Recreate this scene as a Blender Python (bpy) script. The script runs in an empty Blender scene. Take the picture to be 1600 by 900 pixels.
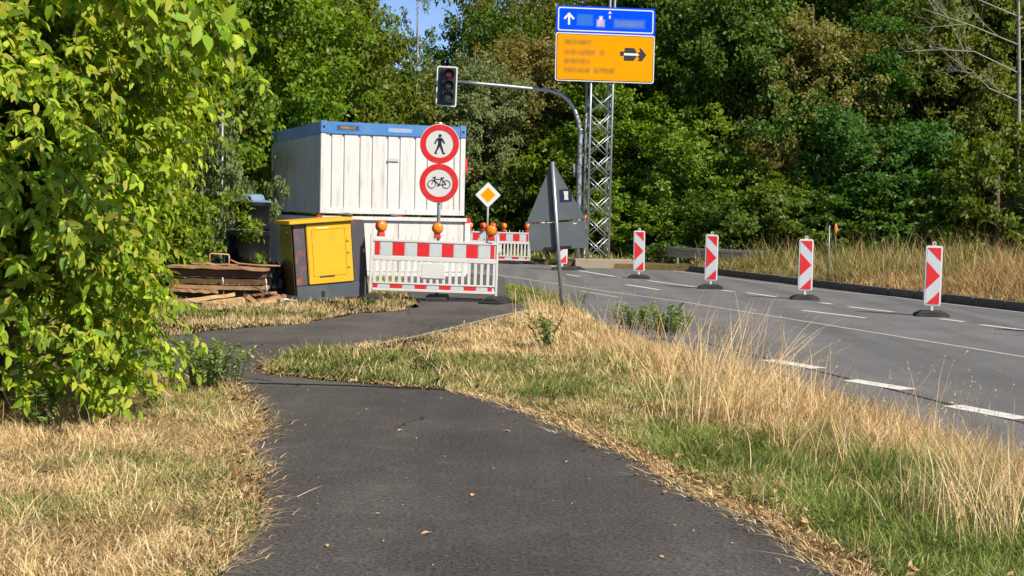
import bpy, bmesh, math, random
import numpy as np
from mathutils import Vector, Matrix, Euler
R_ = math.radians
S = bpy.context.scene
C = S.collection
rng = np.random.default_rng(7)
random.seed(7)

# ------------------------------------------------------------------ camera, world, sun, exposure
F, ROLL, HY, CAMH = 2200.0, R_(1.2), 327.0, 1.6
PITCH = math.atan((450 - HY) / F)
cd = bpy.data.cameras.new('camera'); cam = bpy.data.objects.new('camera', cd); C.objects.link(cam)
cd.sensor_width = 36; cd.lens = 36 * F / 1600; cd.clip_start = .1; cd.clip_end = 3000
cam.matrix_world = Matrix.Translation((0, 0, CAMH)) @ Matrix.Rotation(R_(90) - PITCH, 4, 'X') @ Matrix.Rotation(ROLL, 4, 'Z')
S.camera = cam
S.render.resolution_x, S.render.resolution_y = 1024, 576
SUN = Vector((-.86, .74, -1.05))
sl = bpy.data.lights.new('sun', 'SUN'); sl.energy = 5.0; sl.angle = R_(.5); sl.color = (1, .91, .76)
so = bpy.data.objects.new('sun', sl); C.objects.link(so); so.rotation_euler = SUN.to_track_quat('-Z', 'Y').to_euler()
so.location = (20, -10, 25)
W = bpy.data.worlds.new('World'); S.world = W; W.use_nodes = True
sk = W.node_tree.nodes.new('ShaderNodeTexSky'); sk.sky_type = 'NISHITA'; sk.sun_disc = False
sk.sun_elevation = math.atan2(-SUN.z, math.hypot(SUN.x, SUN.y)); sk.sun_rotation = math.atan2(-SUN.x, -SUN.y)
sk.air_density = .75; sk.dust_density = 0; sk.ozone_density = 2.0; sk.altitude = 3500
W.node_tree.links.new(sk.outputs[0], W.node_tree.nodes['Background'].inputs[0])
W.node_tree.nodes['Background'].inputs[1].default_value = .12
S.view_settings.view_transform = 'Standard'; S.view_settings.look = 'None'
S.view_settings.exposure = 0.50; S.view_settings.gamma = 1
try:
    S.cycles.max_bounces = 8; S.cycles.transparent_max_bounces = 8
except Exception: pass

# ------------------------------------------------------------------ survey helpers (a sighted point -> a place on the ground)
def ray(px, py):
    x, y = px - 800, 450 - py
    c, s = math.cos(ROLL), math.sin(ROLL)
    x, y = c * x - s * y, s * x + c * y
    cp, sp = math.cos(-PITCH), math.sin(-PITCH)
    return Vector((x, F * cp - y * sp, F * sp + y * cp))
def G(px, py, z=0.):
    v = ray(px, py); return v * ((z - CAMH) / v.z) + Vector((0, 0, CAMH))
def P(px, py, D):
    v = ray(px, py); return v * (D / v.y) + Vector((0, 0, CAMH))

# ------------------------------------------------------------------ object helpers
def thing(name, label, cat, loc=(0, 0, 0), rotz=0, group=None, rot=None):
    o = bpy.data.objects.new(name, None); C.objects.link(o); o.empty_display_size = .2
    o.location = loc; o.rotation_euler = rot if rot else (0, 0, rotz)
    o['label'] = label; o['category'] = cat
    if group: o['group'] = group
    return o
def tag(o, label, cat, group=None, kind=None):
    o['label'] = label; o['category'] = cat
    if group: o['group'] = group
    if kind: o['kind'] = kind
    return o
def link(name, me, m=None, parent=None, kind=None):
    o = bpy.data.objects.new(name, me); C.objects.link(o)
    if m and not me.materials: me.materials.append(m)
    if parent: o.parent = parent
    if kind: o['kind'] = kind
    return o
def dup(root, loc, rotz=0, label=None, group=None, scale=None, rot=None):
    r = root.copy(); C.objects.link(r); r.location = loc; r.rotation_euler = rot if rot else (0, 0, rotz)
    if scale: r.scale = scale
    if label: r['label'] = label
    if group: r['group'] = group
    for ch in list(root.children):
        c = ch.copy(); C.objects.link(c); c.parent = r
        for g in list(ch.children):
            d = g.copy(); C.objects.link(d); d.parent = c
    return r

class MB:
    """collects primitives, builds one mesh"""
    def __init__(s): s.bm = bmesh.new()
    def _add(s, vs, fs, M=None, smooth=False):
        bv = [s.bm.verts.new((M @ Vector(v)) if M else v) for v in vs]
        for f in fs:
            try:
                ff = s.bm.faces.new([bv[i] for i in f]); ff.smooth = smooth
            except ValueError: pass
    def box(s, c, d, M=None, rot=None):
        x, y, z = [q / 2 for q in d]
        T = Matrix.Translation(c)
        if rot: T = T @ Euler(rot).to_matrix().to_4x4()
        if M: T = M @ T
        vs = [(-x, -y, -z), (x, -y, -z), (x, y, -z), (-x, y, -z), (-x, -y, z), (x, -y, z), (x, y, z), (-x, y, z)]
        s._add(vs, [(0, 3, 2, 1), (4, 5, 6, 7), (0, 1, 5, 4), (1, 2, 6, 5), (2, 3, 7, 6), (3, 0, 4, 7)], T); return s
    def frustum(s, c, b, t, h, M=None):
        T = Matrix.Translation(c)
        if M: T = M @ T
        a, d = b[0] / 2, b[1] / 2; e, f = t[0] / 2, t[1] / 2
        vs = [(-a, -d, 0), (a, -d, 0), (a, d, 0), (-a, d, 0), (-e, -f, h), (e, -f, h), (e, f, h), (-e, f, h)]
        s._add(vs, [(0, 3, 2, 1), (4, 5, 6, 7), (0, 1, 5, 4), (1, 2, 6, 5), (2, 3, 7, 6), (3, 0, 4, 7)], T); return s
    def tube(s, pts, rad, n=10, M=None, caps=True):
        pts = [Vector(p) for p in pts]
        if not isinstance(rad, (list, tuple)): rad = [rad] * len(pts)
        rings = []
        prev = None
        for i, p in enumerate(pts):
            d = (pts[min(i + 1, len(pts) - 1)] - pts[max(i - 1, 0)]).normalized()
            u = d.orthogonal().normalized() if prev is None else (prev - d * prev.dot(d)).normalized()
            prev = u; w = d.cross(u)
            rings.append([p + (u * math.cos(2 * math.pi * k / n) + w * math.sin(2 * math.pi * k / n)) * rad[i] for k in range(n)])
        vs = [v for r in rings for v in r]
        fs = [(i * n + k, i * n + (k + 1) % n, (i + 1) * n + (k + 1) % n, (i + 1) * n + k) for i in range(len(pts) - 1) for k in range(n)]
        s._add(vs, fs, M, True)
        if caps:
            s._add(rings[0], [tuple(range(n - 1, -1, -1))], M); s._add(rings[-1], [tuple(range(n))], M)
        return s
    def lathe(s, prof, n=24, M=None, smooth=True):
        vs = [(r * math.cos(2 * math.pi * k / n), r * math.sin(2 * math.pi * k / n), z) for r, z in prof for k in range(n)]
        fs = [(i * n + k, i * n + (k + 1) % n, (i + 1) * n + (k + 1) % n, (i + 1) * n + k) for i in range(len(prof) - 1) for k in range(n)]
        s._add(vs, fs, M, smooth)
        if prof[0][0] > 1e-4: s._add(vs[:n], [tuple(range(n - 1, -1, -1))], M)
        if prof[-1][0] > 1e-4: s._add(vs[-n:], [tuple(range(n))], M)
        return s
    def plate(s, poly, y0, y1, M=None):
        """polygon in XZ, extruded from y0 (front) to y1"""
        n = len(poly)
        vs = [(x, y0, z) for x, z in poly] + [(x, y1, z) for x, z in poly]
        s._add(vs, [tuple(range(n)), tuple(range(2 * n - 1, n - 1, -1))] + [(i, n + i, n + (i + 1) % n, (i + 1) % n) for i in range(n)], M)
        return s
    def ring(s, cx, cz, ro, ri, y0, y1, n=48, M=None):
        vs = []
        for y in (y0, y1):
            for r in (ro, ri):
                vs += [(cx + r * math.cos(2 * math.pi * k / n), y, cz + r * math.sin(2 * math.pi * k / n)) for k in range(n)]
        fs = []
        for k in range(n):
            j = (k + 1) % n
            fs += [(k, j, n + j, n + k), (2 * n + k, 3 * n + k, 3 * n + j, 2 * n + j), (k, 2 * n + k, 2 * n + j, j), (n + k, n + j, 3 * n + j, 3 * n + k)]
        s._add(vs, fs, M); return s
    def mesh(s, name, bevel=0, seg=2):
        bmesh.ops.remove_doubles(s.bm, verts=s.bm.verts, dist=1e-5)
        if bevel:
            es = [e for e in s.bm.edges if len(e.link_faces) == 2 and e.calc_face_angle(0) > .6]
            bmesh.ops.bevel(s.bm, geom=es, offset=bevel, segments=seg, affect='EDGES', clamp_overlap=True)
        bmesh.ops.recalc_face_normals(s.bm, faces=s.bm.faces)
        me = bpy.data.meshes.new(name); s.bm.to_mesh(me); s.bm.free(); return me
    def build(s, name, m, parent=None, bevel=0, kind=None, loc=None):
        o = link(name, s.mesh(name, bevel), m, parent, kind)
        if loc: o.location = loc
        return o

def rrect(w, h, r, cx=0, cz=0, n=5):
    p = []
    for sx, sz, a0 in ((1, 1, 0), (-1, 1, 90), (-1, -1, 180), (1, -1, 270)):
        for k in range(n + 1):
            a = R_(a0 + 90 * k / n); p.append((cx + sx * (w / 2 - r) + r * math.cos(a), cz + sz * (h / 2 - r) + r * math.sin(a)))
    return p
def circ(cx, cz, r, n=32): return [(cx + r * math.cos(2 * math.pi * k / n), cz + r * math.sin(2 * math.pi * k / n)) for k in range(n)]
def bar(x0, z0, x1, z1, w, w2=None):
    w2 = w if w2 is None else w2
    d = Vector((x1 - x0, z1 - z0)).normalized(); n = Vector((-d.y, d.x))
    return [(x0 - n.x * w / 2, z0 - n.y * w / 2), (x1 - n.x * w2 / 2, z1 - n.y * w2 / 2), (x1 + n.x * w2 / 2, z1 + n.y * w2 / 2), (x0 + n.x * w / 2, z0 + n.y * w / 2)]

def npmesh(name, V, loops, totals, col=None, smooth=False):
    me = bpy.data.meshes.new(name)
    V = np.asarray(V, np.float32); loops = np.asarray(loops, np.int32); totals = np.asarray(totals, np.int32)
    me.vertices.add(len(V)); me.vertices.foreach_set('co', V.ravel())
    me.loops.add(len(loops)); me.loops.foreach_set('vertex_index', loops)
    me.polygons.add(len(totals)); st = np.concatenate([[0], np.cumsum(totals)[:-1]]).astype(np.int32)
    me.polygons.foreach_set('loop_start', st)
    try: me.polygons.foreach_set('loop_total', totals)
    except Exception: pass
    if smooth: me.polygons.foreach_set('use_smooth', np.ones(len(totals), bool))
    if col is not None:
        a = me.color_attributes.new('Col', 'FLOAT_COLOR', 'POINT')
        c = np.ones((len(V), 4), np.float32); c[:, :3] = col; a.data.foreach_set('color', c.ravel())
    me.update(calc_edges=True); me.validate(); return me
def scatter_mesh(name, tv, tf, A, pos, col, smooth=False):
    """tv (T,3) template, tf list of faces, A (N,3,3) axes as columns, pos (N,3), col (N,3)"""
    tv = np.asarray(tv); N, T = len(pos), len(tv)
    V = (np.einsum('nij,tj->nti', A, tv) + pos[:, None, :]).reshape(-1, 3)
    fl = np.concatenate([np.array(f) for f in tf]); ft = np.array([len(f) for f in tf])
    loops = (fl[None, :] + (np.arange(N) * T)[:, None]).ravel(); tot = np.tile(ft, N)
    return npmesh(name, V, loops, tot, np.repeat(col, T, axis=0), smooth)
def nrm(v): return v / (np.linalg.norm(v, axis=-1, keepdims=True) + 1e-9)
def frames(axis, normal, L, Wd):
    y = nrm(axis); x = nrm(np.cross(y, normal)); z = np.cross(x, y)
    return np.stack([x * Wd[:, None], y * L[:, None], z * L[:, None]], axis=2)

# ------------------------------------------------------------------ materials
def newmat(name):
    m = bpy.data.materials.new(name); m.use_nodes = True
    return m, m.node_tree.nodes, m.node_tree.links, m.node_tree.nodes['Principled BSDF']
def mat(name, col, rough=.5, metal=0, var=.12, scale=6., bump=.0, bscale=60., dirt=None, dscale=3., damt=.5, spec=.5, streak=False, coat=0):
    m, N, L, B = newmat(name)
    tc = N.new('ShaderNodeTexCoord'); mp = N.new('ShaderNodeMapping'); L.new(tc.outputs['Object'], mp.inputs[0])
    oi = N.new('ShaderNodeObjectInfo'); sc_ = N.new('ShaderNodeVectorMath'); sc_.operation = 'SCALE'; sc_.inputs[0].default_value = (17, 9, 23); L.new(oi.outputs['Random'], sc_.inputs['Scale']); L.new(sc_.outputs[0], mp.inputs['Location'])
    nz = N.new('ShaderNodeTexNoise'); nz.inputs['Scale'].default_value = scale; nz.inputs['Detail'].default_value = 6; L.new(mp.outputs[0], nz.inputs[0])
    mx = N.new('ShaderNodeMix'); mx.data_type = 'RGBA'
    mx.inputs[6].default_value = (*[max(0, c * (1 - var)) for c in col], 1); mx.inputs[7].default_value = (*[min(1, c * (1 + var)) for c in col], 1)
    L.new(nz.outputs[0], mx.inputs[0]); out = mx.outputs[2]
    if dirt:
        mp2 = N.new('ShaderNodeMapping'); L.new(tc.outputs['Object'], mp2.inputs[0]); L.new(sc_.outputs[0], mp2.inputs['Location'])
        if streak: mp2.inputs['Scale'].default_value = (4, 4, .35)
        d = N.new('ShaderNodeTexNoise'); d.inputs['Scale'].default_value = dscale; d.inputs['Detail'].default_value = 8; d.inputs['Roughness'].default_value = .65
        L.new(mp2.outputs[0], d.inputs[0])
        cr = N.new('ShaderNodeValToRGB'); cr.color_ramp.elements[0].position = .52; cr.color_ramp.elements[1].position = .75
        cr.color_ramp.elements[1].color = (damt, damt, damt, 1); cr.color_ramp.elements[0].color = (0, 0, 0, 1)
        L.new(d.outputs[0], cr.inputs[0])
        m2 = N.new('ShaderNodeMix'); m2.data_type = 'RGBA'; m2.inputs[7].default_value = (*dirt, 1)
        L.new(cr.outputs[0], m2.inputs[0]); L.new(out, m2.inputs[6]); out = m2.outputs[2]
    L.new(out, B.inputs['Base Color'])
    B.inputs['Roughness'].default_value = rough; B.inputs['Metallic'].default_value = metal
    B.inputs['Specular IOR Level'].default_value = spec
    B.inputs['Coat Weight'].default_value = coat
    if bump:
        b = N.new('ShaderNodeTexNoise'); b.inputs['Scale'].default_value = bscale; b.inputs['Detail'].default_value = 5; L.new(mp.outputs[0], b.inputs[0])
        bb = N.new('ShaderNodeBump'); bb.inputs['Strength'].default_value = bump; bb.inputs['Distance'].default_value = .02
        L.new(b.outputs[0], bb.inputs['Height']); L.new(bb.outputs[0], B.inputs['Normal'])
    return m
def leafmat(name, tint=(1, 1, 1), trans=.35, rough=.5, hue=.04, spec=.3):
    """vertex colour x tint; small per-object shift; thin-leaf translucency"""
    m, N, L, B = newmat(name)
    at = N.new('ShaderNodeAttribute'); at.attribute_name = 'Col'
    mu = N.new('ShaderNodeMix'); mu.data_type = 'RGBA'; mu.blend_type = 'MULTIPLY'; mu.inputs[0].default_value = 1; mu.inputs[7].default_value = (*tint, 1)
    L.new(at.outputs['Color'], mu.inputs[6])
    oi = N.new('ShaderNodeObjectInfo'); mr = N.new('ShaderNodeMapRange'); L.new(oi.outputs['Random'], mr.inputs[0])
    mr.inputs[3].default_value = .5 - hue / 2; mr.inputs[4].default_value = .5 + hue / 2
    hs = N.new('ShaderNodeHueSaturation'); L.new(mr.outputs[0], hs.inputs['Hue']); L.new(mu.outputs[2], hs.inputs['Color'])
    L.new(hs.outputs[0], B.inputs['Base Color']); B.inputs['Roughness'].default_value = rough; B.inputs['Specular IOR Level'].default_value = spec
    if trans:
        tr = N.new('ShaderNodeBsdfTranslucent')
        h2 = N.new('ShaderNodeHueSaturation'); h2.inputs['Saturation'].default_value = 1.1; h2.inputs['Value'].default_value = 1.3; L.new(hs.outputs[0], h2.inputs['Color'])
        L.new(h2.outputs[0], tr.inputs[0])
        ms = N.new('ShaderNodeMixShader'); ms.inputs[0].default_value = trans
        L.new(B.outputs[0], ms.inputs[1]); L.new(tr.outputs[0], ms.inputs[2]); L.new(ms.outputs[0], N['Material Output'].inputs[0])
    return m
def asphalt(name, c0, c1, patch=.25, fleck=(.30, .28, .25), cracks=.3):
    m, N, L, B = newmat(name)
    tc = N.new('ShaderNodeTexCoord')
    def noise(sc, det=4, ro=.6):
        n = N.new('ShaderNodeTexNoise'); n.inputs['Scale'].default_value = sc; n.inputs['Detail'].default_value = det; n.inputs['Roughness'].default_value = ro
        L.new(tc.outputs['Object'], n.inputs[0]); return n
    n1 = noise(42, 6, .85)
    cr = N.new('ShaderNodeValToRGB'); cr.color_ramp.elements[0].position = .36; cr.color_ramp.elements[1].position = .66
    cr.color_ramp.elements[0].color = (*c0, 1); cr.color_ramp.elements[1].color = (*c1, 1); L.new(n1.outputs[0], cr.inputs[0])
    n2 = noise(.9, 6, .6); mr = N.new('ShaderNodeMapRange'); L.new(n2.outputs[0], mr.inputs[0])
    mr.inputs[1].default_value = .3; mr.inputs[2].default_value = .7; mr.inputs[3].default_value = 1 - patch; mr.inputs[4].default_value = 1 + patch
    mu = N.new('ShaderNodeMix'); mu.data_type = 'RGBA'; mu.blend_type = 'MULTIPLY'; mu.inputs[0].default_value = 1
    L.new(cr.outputs[0], mu.inputs[6]); cb = N.new('ShaderNodeCombineColor')
    for i in range(3): L.new(mr.outputs[0], cb.inputs[i])
    L.new(cb.outputs[0], mu.inputs[7])
    vo = N.new('ShaderNodeTexVoronoi'); vo.inputs['Scale'].default_value = 55; L.new(tc.outputs['Object'], vo.inputs[0])
    lt = N.new('ShaderNodeMath'); lt.operation = 'LESS_THAN'; lt.inputs[1].default_value = .13; L.new(vo.outputs['Distance'], lt.inputs[0])
    sp = N.new('ShaderNodeSeparateColor'); L.new(vo.outputs['Color'], sp.inputs[0])
    gt = N.new('ShaderNodeMath'); gt.operation = 'GREATER_THAN'; gt.inputs[1].default_value = .72; L.new(sp.outputs[0], gt.inputs[0])
    ml = N.new('ShaderNodeMath'); ml.operation = 'MULTIPLY'; L.new(lt.outputs[0], ml.inputs[0]); L.new(gt.outputs[0], ml.inputs[1])
    mx = N.new('ShaderNodeMix'); mx.data_type = 'RGBA'; mx.inputs[7].default_value = (*fleck, 1); L.new(ml.outputs[0], mx.inputs[0]); L.new(mu.outputs[2], mx.inputs[6])
    # cracks: thin edges of large warped cells, broken up by noise; pale dust patches
    wn = noise(2.2, 4, .6); va = N.new('ShaderNodeVectorMath'); va.operation = 'MULTIPLY_ADD'; va.inputs[1].default_value = (.5, .5, 0)
    L.new(wn.outputs['Color'], va.inputs[0]); L.new(tc.outputs['Object'], va.inputs[2])
    v2 = N.new('ShaderNodeTexVoronoi'); v2.feature = 'DISTANCE_TO_EDGE'; v2.inputs['Scale'].default_value = .42; L.new(va.outputs[0], v2.inputs[0])
    l2 = N.new('ShaderNodeMath'); l2.operation = 'LESS_THAN'; l2.inputs[1].default_value = .0045; L.new(v2.outputs['Distance'], l2.inputs[0])
    n5 = noise(.55, 3); g2 = N.new('ShaderNodeMath'); g2.operation = 'LESS_THAN'; g2.inputs[1].default_value = .36 + .25 * cracks; L.new(n5.outputs[0], g2.inputs[0])
    m3 = N.new('ShaderNodeMath'); m3.operation = 'MULTIPLY'; L.new(l2.outputs[0], m3.inputs[0]); L.new(g2.outputs[0], m3.inputs[1])
    m4 = N.new('ShaderNodeMath'); m4.operation = 'MULTIPLY'; m4.inputs[1].default_value = .75; L.new(m3.outputs[0], m4.inputs[0])
    mc = N.new('ShaderNodeMix'); mc.data_type = 'RGBA'; mc.inputs[7].default_value = (.012, .011, .010, 1); L.new(m4.outputs[0], mc.inputs[0]); L.new(mx.outputs[2], mc.inputs[6])
    n6 = noise(3.1, 8, .75); c6 = N.new('ShaderNodeValToRGB'); c6.color_ramp.elements[0].position = .53; c6.color_ramp.elements[1].position = .78; c6.color_ramp.elements[1].color = (.45, .45, .45, 1); L.new(n6.outputs[0], c6.inputs[0])
    md = N.new('ShaderNodeMix'); md.data_type = 'RGBA'; md.inputs[7].default_value = (.17, .15, .125, 1); L.new(c6.outputs[0], md.inputs[0]); L.new(mc.outputs[2], md.inputs[6])
    mp3 = N.new('ShaderNodeMapping'); mp3.inputs['Rotation'].default_value = (0, 0, R_(-18)); mp3.inputs['Scale'].default_value = (1.3, .05, 1); L.new(tc.outputs['Object'], mp3.inputs[0])
    n7 = N.new('ShaderNodeTexNoise'); n7.inputs['Scale'].default_value = 1.2; n7.inputs['Detail'].default_value = 5; L.new(mp3.outputs[0], n7.inputs[0])
    r7 = N.new('ShaderNodeMapRange'); r7.inputs[1].default_value = .35; r7.inputs[2].default_value = .65; r7.inputs[3].default_value = .84; r7.inputs[4].default_value = 1.14; L.new(n7.outputs[0], r7.inputs[0])
    vm_ = N.new('ShaderNodeVectorMath'); vm_.operation = 'SCALE'; L.new(md.outputs[2], vm_.inputs[0]); L.new(r7.outputs[0], vm_.inputs['Scale'])
    L.new(vm_.outputs[0], B.inputs['Base Color']); B.inputs['Roughness'].default_value = .85; B.inputs['Specular IOR Level'].default_value = .25
    bp = N.new('ShaderNodeBump'); bp.inputs['Strength'].default_value = .55; bp.inputs['Distance'].default_value = .0018
    L.new(n1.outputs[0], bp.inputs['Height']); L.new(bp.outputs[0], B.inputs['Normal'])
    return m

M_white = mat('white_plastic', (.66, .65, .63), .45, var=.04, dirt=(.45, .42, .36), damt=.35)
M_red = mat('red_reflective_film', (.68, .02, .022), .4, var=.12, dirt=(.45, .12, .10), dscale=7, damt=.5)
M_silver = mat('white_reflective_film', (.54, .58, .60), .4, var=.08, dirt=(.38, .37, .34), dscale=8, damt=.5)
M_black = mat('black_rubber', (.02, .02, .021), .85, var=.3, bump=.5, bscale=40, dirt=(.10, .09, .08), damt=.6)
M_galv = mat('galvanised_steel', (.42, .44, .46), .42, metal=.75, var=.2, scale=14)
M_pole = mat('grey_painted_pole', (.26, .28, .29), .45, metal=.3, var=.12)
M_dark = mat('sign_back_grey', (.10, .115, .125), .5, var=.12, scale=3, dirt=(.16, .17, .17), damt=.4)
M_orange = mat('orange_lens', (.80, .24, .008), .2, var=.15, scale=40, coat=.5)
M_redpl = mat('red_lamp_body', (.60, .05, .025), .4, var=.15)
M_blue = mat('blue_sign_film', (.0, .065, .72), .3, var=.03, spec=.06)
M_amber = mat('amber_sign_film', (.86, .30, .0), .3, var=.03, spec=.06)
M_signw = mat('white_sign_film', (.66, .66, .65), .35, var=.03)
M_blk = mat('black_print', (.012, .012, .014), .5, var=.1)
M_paint = mat('road_paint', (.66, .65, .60), .65, var=.12, scale=30, dirt=(.12, .12, .12), dscale=9, damt=.75)
M_paint2 = mat('worn_road_paint', (.42, .40, .36), .7, var=.15, scale=30, dirt=(.10, .10, .10), dscale=12, damt=.85)
M_kerb = mat('kerb_stone', (.11, .10, .09), .85, var=.25, bump=.4, dirt=(.18, .15, .10), damt=.6)
M_conc = mat('concrete', (.34, .29, .21), .85, var=.15, bump=.3, dirt=(.20, .17, .12), damt=.6)
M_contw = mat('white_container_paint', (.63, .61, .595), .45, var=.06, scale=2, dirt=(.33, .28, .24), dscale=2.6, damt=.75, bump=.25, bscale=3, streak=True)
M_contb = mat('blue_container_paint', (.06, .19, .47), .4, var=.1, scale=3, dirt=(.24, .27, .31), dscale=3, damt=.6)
M_contshade = mat('shade_toned_container_paint', (.46, .43, .40), .5, var=.08, scale=2, dirt=(.13, .14, .10), dscale=1.6, damt=.7, streak=True)  # white paint darkened in colour for the sides' shade, plus streaked dirt
M_yel = mat('yellow_cabinet_paint', (.74, .40, .004), .45, var=.07, scale=3, dirt=(.42, .20, .02), dscale=5, damt=.5)
M_cabg = mat('grey_cabinet_paint', (.065, .062, .068), .42, var=.15, scale=3, dirt=(.20, .07, .03), dscale=2.4, damt=.7)
M_cabr = mat('rusty_cabinet_paint', (.075, .07, .085), .5, var=.2, scale=4, dirt=(.42, .10, .02), dscale=4.5, damt=.95)
M_cabs = mat('brown_cabinet_side', (.17, .10, .04), .25, var=.2, scale=2, coat=.3)
M_drum = mat('black_plastic_drum', (.006, .0065, .007), .6, var=.2, bump=.1, bscale=8, dirt=(.014, .015, .016), damt=.5, spec=.12)  # black plastic, colour lowered further to stand in for the bush's shade
M_lid = mat('pale_blue_cap', (.15, .23, .32), .4, var=.08)
M_wood = mat('weathered_plank', (.34, .19, .10), .8, var=.4, scale=9, bump=.4, dirt=(.10, .07, .045), dscale=5, damt=.7)
M_woodl = mat('pale_plank', (.60, .40, .21), .75, var=.2, scale=12, bump=.3, dirt=(.25, .14, .07), dscale=7, damt=.6)
M_woodd = mat('dark_beam', (.10, .055, .03), .8, var=.35, scale=9, bump=.4)
M_tarp = mat('black_tarp', (.015, .015, .017), .35, var=.3, bump=.6, bscale=9)
M_rag = mat('pale_rag', (.55, .5, .46), .9, var=.2, bump=.5, bscale=12)
M_bark = mat('bark', (.10, .075, .05), .9, var=.4, scale=10, bump=.8, bscale=25)
M_pbark = mat('pale_bark', (.32, .28, .24), .85, var=.3, scale=8, bump=.4)
M_housing = mat('signal_housing', (.018, .02, .022), .4, var=.15)
M_lensr = mat('red_signal_lens', (.30, .012, .015), .15, var=.5, scale=30, coat=.6)
M_lensy = mat('amber_signal_lens', (.075, .055, .02), .15, var=.4, scale=30, coat=.6)
M_lensg = mat('green_signal_lens', (.10, .11, .085), .15, var=.4, scale=30, coat=.6)
M_leaf = leafmat('tree_leaves')
M_grass = leafmat('grass_blades', trans=.2, rough=.6, hue=0, spec=.2)
M_litter = leafmat('leaf_litter', trans=.1, rough=.8, hue=0, spec=.1)

# ------------------------------------------------------------------ terrain, road, paths
XN = [(-30, 14), (2, 5.3), (6, 4.35), (9, 3.62), (12, 2.9), (16, 2.02), (20, 1.45), (24, 1.15), (28, .9), (30, .55), (32, -.35), (36, -2.4), (41, -5), (50, -10), (60, -17), (75, -28), (120, -70)]
XF = [(-30, 28), (0, 18), (10, 14.9), (20, 11.45), (26, 9.5), (32.7, 7.43), (38, 5.95), (41, 5.12), (41.8, 3.6), (42.2, 1.9), (43.5, 1.2), (50, -3.2), (60, -10), (75, -20), (120, -60)]
def lerp(T, y): return float(np.interp(y, [a for a, _ in T], [b for _, b in T]))
ZL, ZR, ZF = -.02, -.10, .05
def tz(x, y):
    n, f = lerp(XN, y), lerp(XF, y)
    if x < n:
        t = min(1, max(0, (n - x) / .8)); t = t * t * (3 - 2 * t); return (ZR - .004) * (1 - t) + ZL * t
    if x > f + .1: return ZF
    return ZR
ys = sorted(set([-30, -15, -8] + list(np.arange(-4, 64, 1.0)) + [41.8, 42.2, 43.5, 32.7] + [70, 80, 95, 120, 200, 500, 1500]))
rows = []
for y in ys:
    n, f = lerp(XN, min(y, 120)), lerp(XF, min(y, 120))
    xs = [n + d for d in (-1500, -300, -90, -40, -20, -12, -8, -5, -3, -2, -1.2, -.8, -.6, -.4, -.2, 0)]
    zs = [tz(x, min(y, 119)) for x in xs]; zs[-1] = ZR - .03
    xs += [f + .08, f + .12, f + 1, f + 3, f + 8, f + 20, f + 60, f + 300, f + 1500]; zs += [ZR - .03] + [ZF] * 8
    rows.append([(x, float(y), z) for x, z in zip(xs, zs)])
nc = len(rows[0]); V = [v for r in rows for v in r]
lo = []
for i in range(len(rows) - 1):
    for j in range(nc - 1): lo += [i * nc + j, i * nc + j + 1, (i + 1) * nc + j + 1, (i + 1) * nc + j]
gm, N, L, B = newmat('dry_ground')
tc = N.new('ShaderNodeTexCoord')
def gn(sc, d=8):
    n = N.new('ShaderNodeTexNoise'); n.inputs['Scale'].default_value = sc; n.inputs['Detail'].default_value = d; n.inputs['Roughness'].default_value = .7; L.new(tc.outputs['Object'], n.inputs[0]); return n
a, b, c = gn(30), gn(.8), gn(120, 3)
r1 = N.new('ShaderNodeValToRGB'); r1.color_ramp.elements[0].position = .35; r1.color_ramp.elements[1].position = .65
r1.color_ramp.elements[0].color = (.10, .065, .03, 1); r1.color_ramp.elements[1].color = (.34, .24, .11, 1); L.new(a.outputs[0], r1.inputs[0])
r2 = N.new('ShaderNodeValToRGB'); r2.color_ramp.elements[0].position = .45; r2.color_ramp.elements[1].position = .62; L.new(b.outputs[0], r2.inputs[0])
mx = N.new('ShaderNodeMix'); mx.data_type = 'RGBA'; L.new(r2.outputs[0], mx.inputs[0]); L.new(r1.outputs[0], mx.inputs[6]); mx.inputs[7].default_value = (.10, .11, .035, 1)
L.new(mx.outputs[2], B.inputs['Base Color']); B.inputs['Roughness'].default_value = .95; B.inputs['Specular IOR Level'].default_value = .1
bp = N.new('ShaderNodeBump'); bp.inputs['Distance'].default_value = .04; L.new(c.outputs[0], bp.inputs['Height']); L.new(bp.outputs[0], B.inputs['Normal'])
ground = link('ground', npmesh('ground', V, lo, [4] * (len(lo) // 4)), gm, kind='structure')

M_road = asphalt('road_asphalt', (.068, .068, .070), (.215, .213, .214), .14, cracks=.15)
M_patha = asphalt('path_asphalt', (.011, .0098, .009), (.128, .116, .108), .20, cracks=.12)
M_pathb = asphalt('old_path_asphalt', (.045, .041, .038), (.135, .124, .112), .25, cracks=.6)
# road
rv, rl = [], []
yr = sorted(set(list(np.arange(-30, 62, 1.0)) + [41.8, 42.2, 43.5, 32.7, 75., 120.]))
for y in yr: rv += [(lerp(XN, y) - .02, y, ZR + .004), (lerp(XF, y) + .02, y, ZR + .004)]
for i in range(len(yr) - 1): rl += [2 * i, 2 * i + 1, 2 * i + 3, 2 * i + 2]
road = link('road', npmesh('road', rv, rl, [4] * (len(rl) // 4)), M_road, kind='structure')
def strip(name, pix, w, m, parent, z, dz=.004, world=False):
    pts = [Vector(p) if world else G(p[0], p[1], z) for p in pix]
    vs, fs = [], []
    for i, p in enumerate(pts):
        d = (pts[min(i + 1, len(pts) - 1)] - pts[max(0, i - 1)]); d.z = 0; d.normalize(); n = Vector((-d.y, d.x, 0)) * w / 2
        vs += [(p.x - n.x, p.y - n.y, z + dz), (p.x + n.x, p.y + n.y, z + dz)]
    for i in range(len(pts) - 1): fs += [2 * i, 2 * i + 1, 2 * i + 3, 2 * i + 2]
    return link(name, npmesh(name, vs, fs, [4] * (len(fs) // 4)), m, parent)
zr = ZR + .004
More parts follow.
